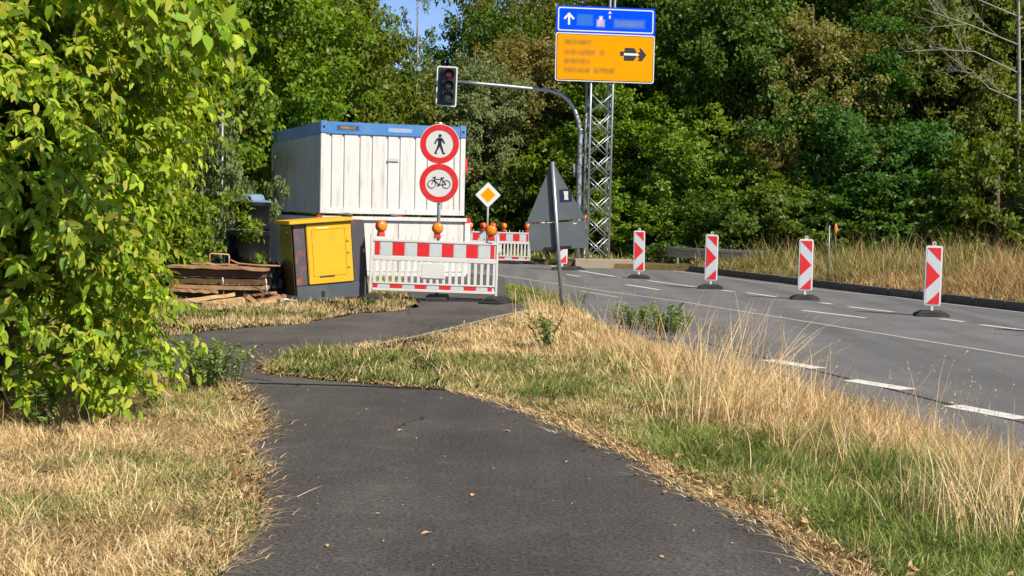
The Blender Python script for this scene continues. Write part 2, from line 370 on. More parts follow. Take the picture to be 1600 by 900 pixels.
strip('lane_line', [(640, 413), (780, 430), (945, 455), (1060, 471), (1280, 506), (1600, 558), (2100, 650)], .09, M_paint2, road, zr)
strip('edge_line', [(905, 454.5), (967, 465)], .10, M_paint2, road, zr)
for a_, b_ in (((1200, 562.5), (1280, 576)), ((1327, 594), (1420, 609)), ((1487, 634), (1600, 655)), ((1700, 684), (1860, 722))):
    strip('edge_dash', [a_, b_], .24, M_paint, road, zr)
strip('tar_seam', [(1090, 533), (1170, 553), (1200, 561), (1330, 593), (1480, 631), (1620, 666)], .05, mat('tar', (.02, .02, .02), .5), road, zr, .002)
for a_, b_ in (((860, 415), (970, 434)), ((1012, 438.5), (1087, 448.5)), ((1128, 453.5), (1146, 456)), ((1167, 457.5), (1212, 464)), ((1282, 473), (1300, 475.5)), ((1325, 479.5), (1396, 487.5)), ((1470, 498.5), (1507, 503)), ((1532, 507.5), (1640, 521))):
    strip('lane_dash', [a_, b_], .12, M_paint, road, zr)
for a_, b_ in (((979, 445), (1030, 453)), ((1253, 485), (1353, 497)), ((885, 429), (905, 432))):
    strip('lane_dash', [a_, b_], .12, M_paint, road, zr)
strip('kerbside_line', [(700, 396), (900, 421), (1050, 423), (1130, 434), (1300, 455.5), (1395, 464), (1470, 474), (1620, 491), (1900, 525)][2:], .10, M_paint2, road, zr)
# kerb stones: each one a piece
kerb = bpy.data.objects.new('kerb', None); C.objects.link(kerb); kerb['kind'] = 'structure'
kme = MB().box((0, 0, 0), (.16, .985, .30)).mesh('kerb_stone', .012)
kme.materials.append(M_kerb)
y = 41.0
while y > 12:
    x0, x1 = lerp(XF, y), lerp(XF, y - .96)
    o = link('kerb_stone', kme, None, kerb); o.location = ((x0 + x1) / 2 + .08, y - .48, ZR + .02 + rng.normal(0, .004)); o.rotation_euler = (0, rng.normal(0, .02), math.atan2(x1 - x0, .96) + rng.normal(0, .006))
    y -= .96
# path
def poly_obj(name, pts, z, m, skirt=.06):
    mb = MB(); n = len(pts)
    vs = [(x, y, z) for x, y in pts] + [(x, y, z - skirt) for x, y in pts]
    mb._add(vs, [tuple(range(n))] + [(i, (i + 1) % n, n + (i + 1) % n, n + i) for i in range(n)])
    bmesh.ops.triangulate(mb.bm, faces=[f for f in mb.bm.faces if len(f.verts) > 4])
    return mb.build(name, m, kind='structure')
def wob(pts, amp=.02, step=.25, seed=3):
    r = random.Random(seed); out = []
    for (x0, y0), (x1, y1) in zip(pts[:-1], pts[1:]):
        n = max(1, int(math.hypot(x1 - x0, y1 - y0) / step))
        for k in range(n): t = k / n; out.append((x0 + (x1 - x0) * t + r.gauss(0, amp), y0 + (y1 - y0) * t + r.gauss(0, amp * .6)))
    out.append(pts[-1]); return out
PR = [(2.7, -6), (2.15, 2), (1.8, 4.5), (1.48, 6.19), (1.33, 7.27), (1.0, 8.17), (.82, 9.11), (.52, 9.97), (.3, 10.73), (.0, 11.45), (-.28, 11.95), (-.55, 12.3)]
PL = [(-.9, -6), (-1.15, 2), (-1.23, 5.97), (-1.25, 6.95), (-1.32, 7.57), (-1.5, 8.4), (-1.70, 9.2), (-1.72, 10.1), (-2.05, 11.2), (-2.40, 12.4)]
path_near = poly_obj('path', wob(PR) + wob(PL[::-1], seed=5), 0.0, M_patha)
g = lambda a, b: tuple(G(a, b, 0)[:2])
BI = [(-.55, 12.3), (-1.38, 12.7), (-2.27, 13.19), (-2.45, 13.7)] + [g(422, 562), g(464, 548), g(580, 538), g(662, 527), g(737, 509), g(800, 493), g(842, 484)]
BO = [g(800, 472), (-.1, 27), (-.2, 33), (-2.6, 38), (-3.6, 36), (-2.2, 30), (-1.9, 25.5), g(652, 470), g(655, 480), g(620, 487), g(550, 489), g(480, 505), g(400, 511), g(330, 516), g(280, 524), (-6.5, 16.6), (-9, 16), (-9, 14.6), (-6, 14.2), (-4.2, 13.6), (-3.3, 13.1), (-2.40, 12.4)]
path_far = poly_obj('path_branch', wob(BI, .03, seed=8) + wob(BO, .03, seed=9), -.004, M_pathb, .05)
strip('expansion_joint', [(-2.42, 12.52, 0), (-1.5, 12.50, 0), (-.55, 12.36, 0)], .05, M_blk, path_near, 0, .003, world=True)
strip('white_line', [(590, 537), (650, 526), (720, 509), (780, 494), (825, 485)], .05, M_paint2, path_far, -.004)
PATHPOLY = [np.array(PR + PL[::-1]), np.array(BI + BO)]
def inpoly(x, y, poly):
    inside = np.zeros(len(x), bool); j = len(poly) - 1
    for i in range(len(poly)):
        xi, yi = poly[i]; xj, yj = poly[j]
        c = ((yi > y) != (yj > y)) & (x < (xj - xi) * (y - yi) / (yj - yi + 1e-12) + xi)
        inside ^= c; j = i
    return inside
def onpath(x, y): return inpoly(x, y, PATHPOLY[0]) | inpoly(x, y, PATHPOLY[1])
def nint(T, y): return np.interp(y, [a for a, _ in T], [b for _, b in T])
def tzv(x, y):
    n, f = nint(XN, y), nint(XF, y)
    t = np.clip((n - x) / .8, 0, 1); t = t * t * (3 - 2 * t)
    return np.where(x < n, ZR * (1 - t) + ZL * t, np.where(x > f, ZF, ZR))

# ------------------------------------------------------------------ grass
def vnoise(x, y, sc, seed=0):
    r = np.random.default_rng(seed); g_ = r.random((64, 64))
    u, v = x * sc + 1000.37, y * sc + 1000.71; i, j = np.floor(u).astype(int), np.floor(v).astype(int); fu, fv = u - i, v - j
    fu = fu * fu * (3 - 2 * fu); fv = fv * fv * (3 - 2 * fv)
    q = lambda a, b: g_[a % 64, b % 64]
    return (q(i, j) * (1 - fu) + q(i + 1, j) * fu) * (1 - fv) + (q(i, j + 1) * (1 - fu) + q(i + 1, j + 1) * fu) * fv
LT = np.array([[0, 0, 0], [-.28, .35, .12], [.26, .3, .15], [-.2, .7, .1], [.22, .72, .05], [0, 1, .2]]); LF = [(0, 2, 1), (1, 2, 4, 3), (3, 4, 5)]
LAST = {}
def blades(name, x, y, h, w, lean, col, curl=.5, heading=None, seg=3, z=None, clump=0):
    n = len(x); z = tzv(x, y) if z is None else z
    th = (vnoise(x, y, 1.6, 77) * 12.6 + rng.normal(0, 1.0, n)) if heading is None else heading
    d = np.stack([np.cos(th), np.sin(th), np.zeros(n)], 1)
    # width axis turned mostly across the view so thin blades read, but random
    wt = rng.uniform(0, np.pi, n); wv = np.stack([np.cos(wt), np.sin(wt), np.zeros(n)], 1)
    base = np.stack([x, y, z - .01], 1); pts = [base]; p = base.copy(); ang = lean.copy()
    side = np.cross(d, [0, 0, 1.]); sw = rng.normal(0, 1, n) * curl
    for k in range(seg):
        dirv = d * np.sin(ang)[:, None] + np.array([0, 0, 1.]) * np.cos(ang)[:, None] + side * (np.sin(sw * (k + .5)) * .5)[:, None]
        p = p + dirv * (h / seg)[:, None]; p[:, 2] = np.maximum(p[:, 2], z + .006 + .01 * rng.random(n)); pts.append(p.copy()); ang = ang + rng.normal(.35, .35, n) * curl * 1.6
    LAST['tip'] = pts[-1]; LAST['dir'] = nrm(pts[-1] - pts[-2])
    T = 2 * seg + 1; V = np.zeros((n, T, 3))
    for k in range(seg):
        f = 1 - k / seg * .55
        V[:, 2 * k] = pts[k] - wv * (w * f / 2)[:, None]; V[:, 2 * k + 1] = pts[k] + wv * (w * f / 2)[:, None]
    V[:, T - 1] = pts[seg]
    fl, ft = [], []
    for k in range(seg - 1): fl += [2 * k, 2 * k + 1, 2 * k + 3, 2 * k + 2]; ft.append(4)
    fl += [T - 3, T - 2, T - 1]; ft.append(3)
    loops = (np.array(fl)[None] + (np.arange(n) * T)[:, None]).ravel()
    return npmesh(name, V.reshape(-1, 3), loops, np.tile(ft, n), np.repeat(col, T, axis=0))
STRAW = np.array([[.78, .58, .31], [.66, .46, .22], [.54, .37, .17], [.85, .68, .42], [.38, .25, .12], [.70, .55, .28]])
GREEN = np.array([[.165, .24, .04], [.13, .19, .03], [.22, .28, .06], [.27, .30, .09], [.09, .13, .025]])
OLIVE = np.array([[.34, .34, .12], [.28, .27, .09], [.45, .40, .18]])
def pick(pal, n, jit=.12): return pal[rng.integers(0, len(pal), n)] * (1 + rng.normal(0, jit, (n, 1)))
def mixcol(n, g):
    """g: greenness 0..1 per blade"""
    u = rng.random(n); c = pick(STRAW, n); gg = u < g; c[gg] = pick(GREEN, gg.sum()); o = (~gg) & (u < g + .22 * (1 - np.abs(2 * g - 1)) + .03); c[o] = pick(OLIVE, o.sum()); return c
def sample(x0, x1, y0, y1, n, dens=lambda x, y: np.ones(len(x))):
    x = rng.uniform(x0, x1, n); y = rng.uniform(y0, y1, n); k = rng.random(n) < dens(x, y); return x[k], y[k]
def frustum_ok(x, y, pad=.6): return np.abs(x) < y * 800 / F + pad + .03 * y
def edge_x(T, y): return np.interp(y, [b for a, b in T], [a for a, b in T])
stuffs = []
def grass_obj(name, label, me): return tag(link(name, me, M_grass), label, 'grass', kind='stuff')
# left foreground: matted straw, with a little green
x, y = sample(-6.5, -.9, 4.6, 14.5, 330000, lambda x, y: np.clip((8.5 / y) ** 2, .0, 1))
k = frustum_ok(x, y) & ~onpath(x - .03, y) & (x < edge_x(PL, y) + 0 * y); x, y = x[k], y[k]; n = len(x)
gr = np.clip((vnoise(x, y, 1.3, 1) - .5) * 1.1 + .05 + np.where((x > -2.3), .10, 0), .015, .38)
h = rng.gamma(3, .024, n) + .03; h *= .6 + .8 * vnoise(x, y, 2.3, 2); h = np.where(x < -3.2, h * 1.5, h)
h *= np.where(vnoise(x, y, 3.5, 31) < .22, .35, 1)
c_ = mixcol(n, gr)
c_ *= (.80 + .4 * vnoise(x, y, 5, 8))[:, None]
grass_obj('dry_grass', 'matted straw coloured grass at left of the dark path', blades('dry_grass', x, y, h, rng.uniform(.0028, .0065, n), rng.uniform(.3, 1.45, n), c_, curl=1.25))
# right verge: green near the path, tall dry towards the road
x, y = sample(-2.6, 5.6, 4.6, 24.8, 900000, lambda x, y: np.clip((8.0 / y) ** 1.75, .0, 1))
k = frustum_ok(x, y) & ~onpath(x, y) & (x < nint(XN, y) - .02) & ((y < 12.3) & (x > edge_x(PR, y)) | (y >= 12.3)) & (x > -2.5)
k &= ~((y > 14) & (x < np.interp(y, [14, 16.8, 20, 22.5, 25], [-3, -1.7, -.7, .2, .3])))
x, y = x[k], y[k]; n = len(x)
dn = nint(XN, y) - x; dp = np.where(y < 12.3, x - edge_x(PR, y), 9); wv_ = np.clip(np.where(y < 12.3, dp, 3) , 0, 9)
tot = dn + dp; frac = np.clip(np.where(y < 12.3, dp / np.maximum(tot, .1), 1 - dn / 4.2), 0, 1)
nz1, nz2 = vnoise(x, y, .9, 5), vnoise(x, y, 2.6, 6)
g_near = np.clip(1.6 - np.abs(frac - .32) * 3.4 + (nz1 - .5) * 1.3, 0, 1) * np.clip((12.5 - y) / 3.0, .45, 1)
g_far = np.clip((nz1 - .25) * 3.0 + np.clip((16.5 - y) / 2.5, -.5, .6), 0, 1) * np.clip(1.5 - frac * 1.4, .05, 1) * np.clip((20.5 - y) / 4, .15, 1)
gr = np.where(y < 12.0, g_near, g_far); gr = np.where((dp < .22), gr * .15, gr); gr = np.where(dn < 1.0, gr * .12, gr) * np.clip(1.5 - y * .06, .6, 1) * (.6 + .75 * vnoise(x, y, 3.3, 61))
tall = np.clip((frac - .42) * 2.4, 0, 1) * (.45 + .85 * nz2)
tall = np.where(y > 12, np.clip((1.9 - dn) / 1.3, 0, 1) * (.4 + .8 * nz2) * np.clip((21 - y) / 6, .25, 1), tall)
h = .03 + rng.gamma(3, .017, n) * (.45 + nz2) + tall * rng.gamma(4, .037, n); h = np.where(dp < .2, h * .45, h); h = np.where((gr > .45) & (tall < .3), h * 1.25, h)
lean = np.clip(rng.normal(.42, .35, n) + np.where(tall < .2, .25, -.1), 0, 1.4)
c_ = mixcol(n, gr) * (.82 + .36 * vnoise(x, y, 4, 18))[:, None]
c_ = np.where((dp < .2)[:, None] & (rng.random(n) < .3)[:, None], np.array([[.30, .15, .07]]), c_)
grass_obj('verge_grass', 'green and straw grass verge between the path and the road', blades('verge_grass', x, y, h, rng.uniform(.003, .007, n) * np.clip(y / 9, 1, 2.2), lean, c_, curl=.55))
# short grass: strips by the barrier, cabinet and wood pile
x, y = sample(-9, 1.4, 15.5, 36, 330000, lambda x, y: np.clip((20 / y) ** 2, 0, 1))
k = frustum_ok(x, y) & ~onpath(x, y) & (x < nint(XN, y) - .03) & ((x < -1.2) | (y > 23.2) & (x < 1.6)); k &= ~((x > -1.6) & (y < 23.3)); x, y = x[k], y[k]; n = len(x)
gr = np.clip((vnoise(x, y, .8, 11) - .28) * 1.9, .08, .9); gr = np.where((x > -.4) & (y > 24.2), .8, gr); gr = np.where((x < -2) & onpath(x, y - .9), gr * .2, gr)
h = rng.gamma(3, .014, n) + .02; h *= .6 + vnoise(x, y, 1.7, 12)
grass_obj('roadside_grass', 'short patchy green and dry grass round the barrier and cabinet', blades('roadside_grass', x, y, h, rng.uniform(.007, .014, n), rng.uniform(0, 1.0, n), mixcol(n, gr), curl=.5, seg=2))
# far verge beyond the kerb: tall dry grass
x, y = sample(5, 24, 17, 44, 420000)
dk = x - nint(XF, y) - .2
k = frustum_ok(x, y, 1) & (dk > 0) & (dk < 11) & (y < 41.6) & ((y < 40.6) | (x > 5.4)); k &= rng.random(len(x)) < np.clip(1.1 - dk / 7, .2, 1) * np.clip(26 / y, .3, 1) ** 1.5
x, y, dk = x[k], y[k], dk[k]; n = len(x); nz = vnoise(x, y, .7, 15)
h = np.clip(.13 + dk * .38, 0, .85) * (.45 + .75 * nz) * rng.gamma(9, 1 / 9., n)
gr = np.clip((vnoise(x, y, .6, 16) - .62) * 2 + np.clip(dk - 2.6, 0, 3) * .16, .02, .6)
grass_obj('tall_verge_grass', 'tall dry tan grass beyond the dark kerb on the right', blades('tall_verge_grass', x, y, h, rng.uniform(.008, .017, n), np.clip(rng.normal(.35, .3, n), 0, 1.3), mixcol(n, np.clip(gr + .10 + .35 * (vnoise(x, y, .45, 71) > .62), 0, .7)) * np.array([.80, .72, .66]), curl=.5))
# thin seed stalks standing over the verge on the road side
def stalks(name, label, x, y, h, lean, heading=None):
    n = len(x); c_ = pick(STRAW[[0, 1, 2, 5]], n); me = blades(name, x, y, h, np.full(n, .0042) * np.clip(y / 9, 1, 2.4), lean, c_, curl=.10, seg=4, heading=heading)
    tip, d = LAST['tip'], LAST['dir']; K = 9; o_ = np.repeat(tip, K, axis=0) - np.repeat(d, K, axis=0) * rng.uniform(0, .11, (n * K, 1)); ax = nrm(np.repeat(d, K, axis=0) + rng.normal(0, .45, (n * K, 3))); sz = rng.uniform(.007, .019, n * K)
    root = tag(link(name, me, M_grass), label, 'grass', kind='stuff')
    link('seed_heads', scatter_mesh('seed_heads', LT, LF, frames(ax, nrm(rng.normal(0, 1, (n * K, 3))), sz, sz * .7), o_, np.repeat(c_ * np.array([1.0, .95, .85]), K, axis=0)), M_grass, root, 'stuff'); return root
x, y = sample(-1, 5.6, 5.5, 21, 5200); dn = nint(XN, y) - x
k = frustum_ok(x, y) & (dn > .05) & (dn < 1.7) & ~onpath(x, y) & (rng.random(len(x)) < np.clip(9 / y, 0, 1) * (vnoise(x, y, 1.1, 51) > .62)); x, y = x[k], y[k]; n = len(x)
stalks('seed_stalks', 'thin dry seed stalks standing above the verge along the road', x, y, rng.uniform(.35, .8, n), np.abs(rng.normal(.15, .2, n)))
x, y = sample(5, 20, 22, 41, 3000); dk = x - nint(XF, y) - .3; k = (dk > .4) & (dk < 5) & (y < 40.5) & (rng.random(len(x)) < .5); x, y = x[k], y[k]; n = len(x)
stalks('seed_stalks', 'dry seed stalks standing above the tan grass beyond the kerb', x, y, rng.uniform(.7, 1.25, n), np.abs(rng.normal(.15, .2, n)))
# understorey green beyond
x, y = sample(-3, 24, 40, 52, 60000); k = frustum_ok(x, y, 1) & (x > nint(XF, y) + .5) & ((x > 5.5) | (y > 43.6)) ; x, y = x[k], y[k]; n = len(x)
grass_obj('bank_grass', 'low green grass behind the guardrail and concrete base', blades('bank_grass', x, y, rng.gamma(3, .05, n) + .05, rng.uniform(.02, .04, n), rng.uniform(0, 1, n), mixcol(n, np.full(n, .6)), seg=2))

# leaf litter along the path edges
def litter(x, y, z, size, pal):
    n = len(x); ax = nrm(np.stack([rng.normal(0, 1, n), rng.normal(0, 1, n), rng.normal(0, .22, n)], 1)); no = nrm(np.stack([rng.normal(0, .35, n), rng.normal(0, .35, n), np.ones(n)], 1))
    return ax, no
def litter_obj(name, label, x, y, size, pal, z):
    n = len(x); ax, no = litter(x, y, z, size, pal); A = frames(ax, no, size, size * rng.uniform(.6, 1, n))
    return tag(link(name, scatter_mesh(name, LT, LF, A, np.stack([x, y, z], 1), pick(pal, n, .2)), M_litter), label, 'leaf litter', kind='stuff')
BROWN = np.array([[.22, .09, .045], [.36, .20, .10], [.50, .35, .19], [.14, .07, .04], [.46, .31, .16], [.42, .30, .13]])
def along(T, n, s, off=0.):
    p = np.array(T); i = rng.integers(0, len(p) - 1, n) if False else None
    seg = np.linalg.norm(np.diff(p, axis=0), axis=1); cs = np.concatenate([[0], np.cumsum(seg)]); t = rng.uniform(0, cs[-1], n)
    return np.interp(t, cs, p[:, 0]) + rng.normal(off, s, n), np.interp(t, cs, p[:, 1]) + rng.normal(0, s * .5, n)
x1_, y1_ = along([p for p in PR if p[1] > 4], 950, .15, .10); kk = vnoise(x1_, y1_, 2.2, 91) > .42; x1_, y1_ = x1_[kk], y1_[kk]; x2_, y2_ = along([p for p in PL if p[1] > 4], 500, .08, -.08); x3_, y3_ = along(BI[:5], 260, .1); x4_, y4_ = along(BI[4:], 200, .12)
x5_ = rng.uniform(-4.5, 4.5, 900); y5_ = rng.uniform(5.5, 16, 900); kk = ~onpath(x5_, y5_) & (x5_ < nint(XN, y5_) - .3) & frustum_ok(x5_, y5_) & (vnoise(x5_, y5_, 1.5, 93) > .4); x5_, y5_ = x5_[kk], y5_[kk]
x = np.concatenate([x1_, x2_, x3_, x4_, x5_]); y = np.concatenate([y1_, y2_, y3_, y4_, y5_])
litter_obj('leaf_litter', 'brown fallen leaves gathered along the path edges', x, y, rng.uniform(.015, .06, len(x)), BROWN, .012 + rng.random(len(x)) * .02 + np.where(np.arange(len(x)) >= len(x) - len(x5_), .03, 0))
# straws lying out over the asphalt
x1_, y1_ = along([p for p in PR if p[1] > 4], 1500, .07, .02); x2_, y2_ = along([p for p in PL if p[1] > 4], 900, .07, -.02); x3_, y3_ = along(BI, 700, .08, .0)
x = np.concatenate([x1_, x2_, x3_]); y = np.concatenate([y1_, y2_, y3_]); n = len(x)
hd = np.concatenate([rng.normal(np.pi, .6, len(x1_)), rng.normal(0, .6, len(x2_)), rng.uniform(0, 6.3, len(x3_))])
grass_obj('straw_fringe', 'dry straws lying over the edges of the dark path', blades('straw_fringe', x, y, rng.gamma(2, .035, n) + .015, rng.uniform(.003, .007, n), rng.uniform(1.1, 1.5, n), pick(STRAW, n), curl=.25, heading=hd, z=np.full(n, .008)))
# crumbs of leaf and bark on the path
x = rng.uniform(-2.2, 1.6, 420); y = rng.uniform(5, 22, 420) ** 1.0; k = onpath(x, y); x, y = x[k], y[k]
litter_obj('path_crumbs', 'tiny yellow leaf scraps strewn over the asphalt path', x, y, rng.uniform(.01, .028, len(x)), np.array([[.55, .45, .10], [.5, .36, .15], [.35, .30, .06]]), np.full(len(x), .005))

# ------------------------------------------------------------------ prints (flat lettering and pictograms)
def printmat():
    m, N, L, B = newmat('printed_film'); at = N.new('ShaderNodeAttribute'); at.attribute_name = 'Col'
    L.new(at.outputs['Color'], B.inputs['Base Color']); B.inputs['Roughness'].default_value = .3; B.inputs['Specular IOR Level'].default_value = .06; return m
M_print = printmat()
def print_plate(name, w, h, base, blobs, parent, loc, nx=120, nz=60, rotz=0):
    """blobs: (x0,x1,z0,z1,colour,softness,noise) in metres about the plate's centre"""
    X, Z = np.meshgrid(np.linspace(-w / 2, w / 2, nx), np.linspace(-h / 2, h / 2, nz)); c = np.tile(np.array(base, float), (nz, nx, 1))
    for i, (x0, x1, z0, z1, col, sf, ns) in enumerate(blobs):
        e = np.minimum(np.minimum(X - x0, x1 - X), np.minimum(Z - z0, z1 - Z)) / sf
        a = np.clip(e * .5 + .5, 0, 1) * (1 - ns + ns * vnoise(X.ravel() * 1, Z.ravel() * .4 + i * 3, 14, 40 + i).reshape(X.shape) * 1.2)
        a = np.clip(a, 0, 1)[..., None]; c = c * (1 - a) + np.array(col) * a
    V = np.stack([X.ravel(), 0 * X.ravel(), Z.ravel()], 1); I = np.arange(nx * nz).reshape(nz, nx)
    q = np.stack([I[:-1, :-1], I[:-1, 1:], I[1:, 1:], I[1:, :-1]], -1).reshape(-1, 4)
    o = link(name, npmesh(name, V, q.ravel(), np.full(len(q), 4), c.reshape(-1, 3)), M_print, parent); o.location = loc; o.rotation_euler = (0, 0, rotz); return o

# ------------------------------------------------------------------ delineator beacons
def beacon(label):
    t = thing('traffic_beacon', label, 'traffic beacon', group='red and white beacons along the lane')
    b = MB(); b.frustum((0, 0, 0), (.58, .42), (.54, .38), .05); b.frustum((0, 0, .05), (.50, .34), (.36, .22), .05); b.box((-.2, 0, .055), (.1, .3, .03)); b.box((.2, 0, .055), (.1, .3, .03))
    b.build('base', M_black, t, .012)
    MB().box((0, 0, .13), (.05, .05, .10)).build('stub', M_white, t, .006)
    b = MB(); b.plate(rrect(.29, 1.04, .045, 0, .70), -.03, .03); b.build('panel', M_white, t, .008)
    b = MB(); b.ring(0, 1.255, .036, .018, -.012, .012, 20); b.plate([(-.03, 1.215), (.03, 1.215), (.022, 1.24), (-.022, 1.24)], -.012, .012); b.build('lifting_eye', M_white, t, .003)
    MB().plate(rrect(.235, .98, .02, 0, .70), -.034, -.031).build('white_sheet', M_silver, t)
    y0, y1 = -.0385, -.0345
    k = .1145
    for p in ([(-k, 1.185), (k, 1.185), (k, .955)], [(-k, .945), (k, .70), (-k, .465)], [(-k + .01, .215), (k, .435), (k, .215)]):
        MB().plate(p, y0, y1).build('red_stripe', M_red, t)
    return t
BE = [((998, 435), 'small red and white striped beacon on the road before the guardrail', .01, -.01),
      ((1110, 451), 'red and white beacon at the end of the dark kerb before the dry grass', -.02, .004),
      ((1257, 468), 'striped beacon in front of the tall tan grass, between two dashed lines', .015, .0),
      ((1455, 494), 'largest and nearest striped beacon, on the right part of the road', -.01, .006),
      ((1700, 524), 'striped beacon at the right end of the row, past the nearest one', 0, 0)]
b0 = None
for (px, py), lab, rz, ry in BE:
    p = G(px, py, ZR + .004); p.y -= 0.0
    if b0 is None: b0 = beacon(lab); b0.location = p; b0.rotation_euler = (0, ry, rz - .1)
    else: dup(b0, p, label=lab, rot=(0, ry, rz - .1))
p = G(878, 422, ZR + .004); bb_ = dup(b0, p, label='small beacon half hidden under the grey plate of the leaning sign', rot=(0, 0, .12))
# its spare feet
f2 = MB(); f2.frustum((0, 0, 0), (.62, .42), (.56, .36), .06); f2.frustum((0, 0, .06), (.46, .3), (.34, .2), .05)
o = f2.build('rubber_foot', M_black, None, .012); o.location = G(897, 422, ZR + .004); tag(o, 'spare black rubber foot lying beside the small half hidden beacon', 'rubber foot')

# ------------------------------------------------------------------ barriers
def barrier(label, group=None):
    t = thing('barrier', label, 'barrier', group=group)
    q = lambda x: (x - 662) / 529.
    xl, xr = q(105), q(1222)
    for x in (q(88), q(1228)):
        MB().box((x, 0, .57), (.04, .045, 1.02)).build('post', M_white, t, .006)
    for z, h, nm in ((.965, .045, 'top_rail'), (.66, .075, 'middle_rail'), (.235, .03, 'lower_rail'), (.122, .045, 'bottom_rail')):
        MB().box(((xl + xr) / 2, 0, z), (xr - xl, .045, h)).build(nm, M_white, t, .006)
    MB().box(((xl + xr) / 2, .004, .82), (xr - xl, .022, .25)).build('upper_board', M_white, t)
    MB().box(((xl + xr) / 2, .004, .183), (xr - xl, .022, .08)).build('lower_board', M_white, t)
    U = [118, 168, 278, 391, 501, 615, 724, 834, 944, 1056, 1164, 1206]
    for i in range(11):
        MB().box(((q(U[i]) + q(U[i + 1])) / 2, -.0105, .822), (q(U[i + 1]) - q(U[i]) - .012, .005, .222)).build('red_reflector' if i % 2 == 0 else 'white_reflector', M_red if i % 2 == 0 else M_silver, t)
    U = [108, 155, 263, 378, 488, 600, 708, 818, 933, 1048, 1150, 1195]
    for i in range(11):
        MB().box(((q(U[i]) + q(U[i + 1])) / 2, -.0105, .184), (q(U[i + 1]) - q(U[i]) - .012, .005, .066)).build('red_reflector' if i % 2 == 0 else 'white_reflector', M_red if i % 2 == 0 else M_silver, t)
    sm = MB().box((0, 0, 0), (.052, .03, .376)).mesh('slat', .004); sm.materials.append(M_white)
    pm = MB().box((0, 0, 0), (.022, .022, .07)).mesh('peg', .004); pm.materials.append(M_white)
    for i in range(20):
        x = xl + .03 + i * (xr - xl - .06) / 19
        link('slat', sm, None, t).location = (x, 0, .436)
    for x in (-.71, -.5, -.4, -.28, -.1, .32, .42, .74, .84): link('peg', pm, None, t).location = (x, 0, 1.02)
    MB().box((-.02, -.02, .465), (.41, .02, .255)).build('name_board', M_white, t, .005)
    return t
def foot(label, loc, rz=0, m=None):
    b = MB(); b.frustum((0, 0, 0), (.40, .80), (.38, .76), .05); b.frustum((0, 0, .05), (.34, .66), (.26, .3), .06)
    for yy in (-.3, .3): b.box((0, yy, .06), (.2, .08, .05))
    o = b.build('rubber_foot', M_black, None, .012); o.location = loc; o.rotation_euler = (0, 0, rz); tag(o, label, 'rubber foot'); return o
bc = P(677, 464, 24.1); bc.z = .05
bar1 = barrier('large red and white barrier fence standing across the path, three lamps above')
bar1.location = bc; bar1.rotation_euler = (0, R_(.9), R_(1))
foot('black rubber foot under the left end of the large barrier', (bc.x - 1.07, bc.y - .1, -.01), .25)
foot('black rubber foot under the right end of the large barrier', (bc.x + 1.08, bc.y - .1, 0.0), -.3)
bc2 = P(774, 400, 44); bc2.z = ZR - .0
bar2 = dup(bar1, bc2, label='smaller looking far barrier fence between the container and the grey triangle sign', rot=(0, R_(.3), R_(-4)))
foot('far rubber foot under the right end of the distant barrier', (bc2.x + 1.05, bc2.y, ZR), .9)
foot('far rubber foot near the middle of the distant barrier', (bc2.x + .45, bc2.y - .1, ZR), 1.2)

def lamp(label, loc, rz=0, s=1.0):
    t = thing('warning_lamp', label, 'warning lamp', group='orange warning lamps on the barriers')
    b = MB(); b.plate([(-.065, 0), (.065, 0), (.055, .05), (.05, .09), (-.05, .09), (-.055, .05)], -.045, .045); b.build('battery_box', M_redpl, t, .008)
    Mx = Matrix.Translation((0, 0, .175)) @ Matrix.Rotation(R_(90), 4, 'X')
    MB().lathe([(.0, -.05), (.088, -.05), (.098, -.03), (.098, .03), (.088, .05), (0, .05)], 28, Mx).build('lamp_ring', M_redpl, t)
    MB().lathe([(.086, .048), (.084, .062), (.06, .078), (.03, .086), (0.0, .088)], 28, Mx).build('lens', M_orange, t)
    MB().lathe([(.086, -.048), (.084, -.062), (.06, -.078), (.03, -.086), (0.0, -.088)], 28, Mx).build('lens', M_orange, t)
    t.location = loc; t.rotation_euler = (0, R_(1), rz); t.scale = (s, s, s); return t
zt = 1.035
L0 = lamp('orange warning lamp turned half sideways on the left end of the large barrier', (bc.x - .915, bc.y, zt + .055), .55)
MB().lathe([(0, -.02), (.05, -.018), (.055, 0), (.05, .018), (0, .02)], 16, Matrix.Translation((.11, .10, .19)) @ Matrix.Rotation(R_(90), 4, 'X')).build('side_reflector', M_redpl, L0)
lamp('orange warning lamp in front of the round signs post on the large barrier', (bc.x + .05, bc.y, zt + .04), .1)
lamp('orange warning lamp on the right end of the large barrier below the yellow diamond sign', (bc.x + .97, bc.y, zt + .018), -.1)
for px, py, nm, rz in ((734, 362, 'red lamp at the left end of the distant barrier beside the container', .4), (755, 360, 'red lamp left of the diamond sign post on the distant barrier', 1.2), (770, 357, 'tall pinkish lamp right of the diamond sign post on the distant barrier', 1.4), (787, 357, 'turned orange lamp on the right half of the distant barrier', .9), (824, 357, 'orange lamp at the right end of the distant barrier by the grey triangle', .8)):
    q_ = P(px, py, 44.0); lamp(nm, (q_.x, bc2.y, 1.005 + ZR), rz, .98)
# beam barrier behind the triangle
q_ = P(870, 348, 44.5); q_.z = ZR
t = thing('beam_barrier', 'low red and white beam barrier glimpsed between the grey triangle and plate', 'barrier', q_)
for i in range(9): MB().box((-.88 + i * .22, 0, 1.22), (.216, .03, .16)).build('red_reflector' if i % 2 else 'white_reflector', M_red if i % 2 else M_silver, t)
MB().box((0, .025, 1.22), (2.0, .02, .2)).build('board', M_white, t)
for x in (-.9, .9): MB().box((x, .05, .62), (.04, .04, 1.24)).build('post', M_white, t)
lamp('orange lamp at the right edge of the grey triangle sign on the beam barrier', (q_.x + .86, q_.y + .02, 1.32 + ZR), .7, 1.0)

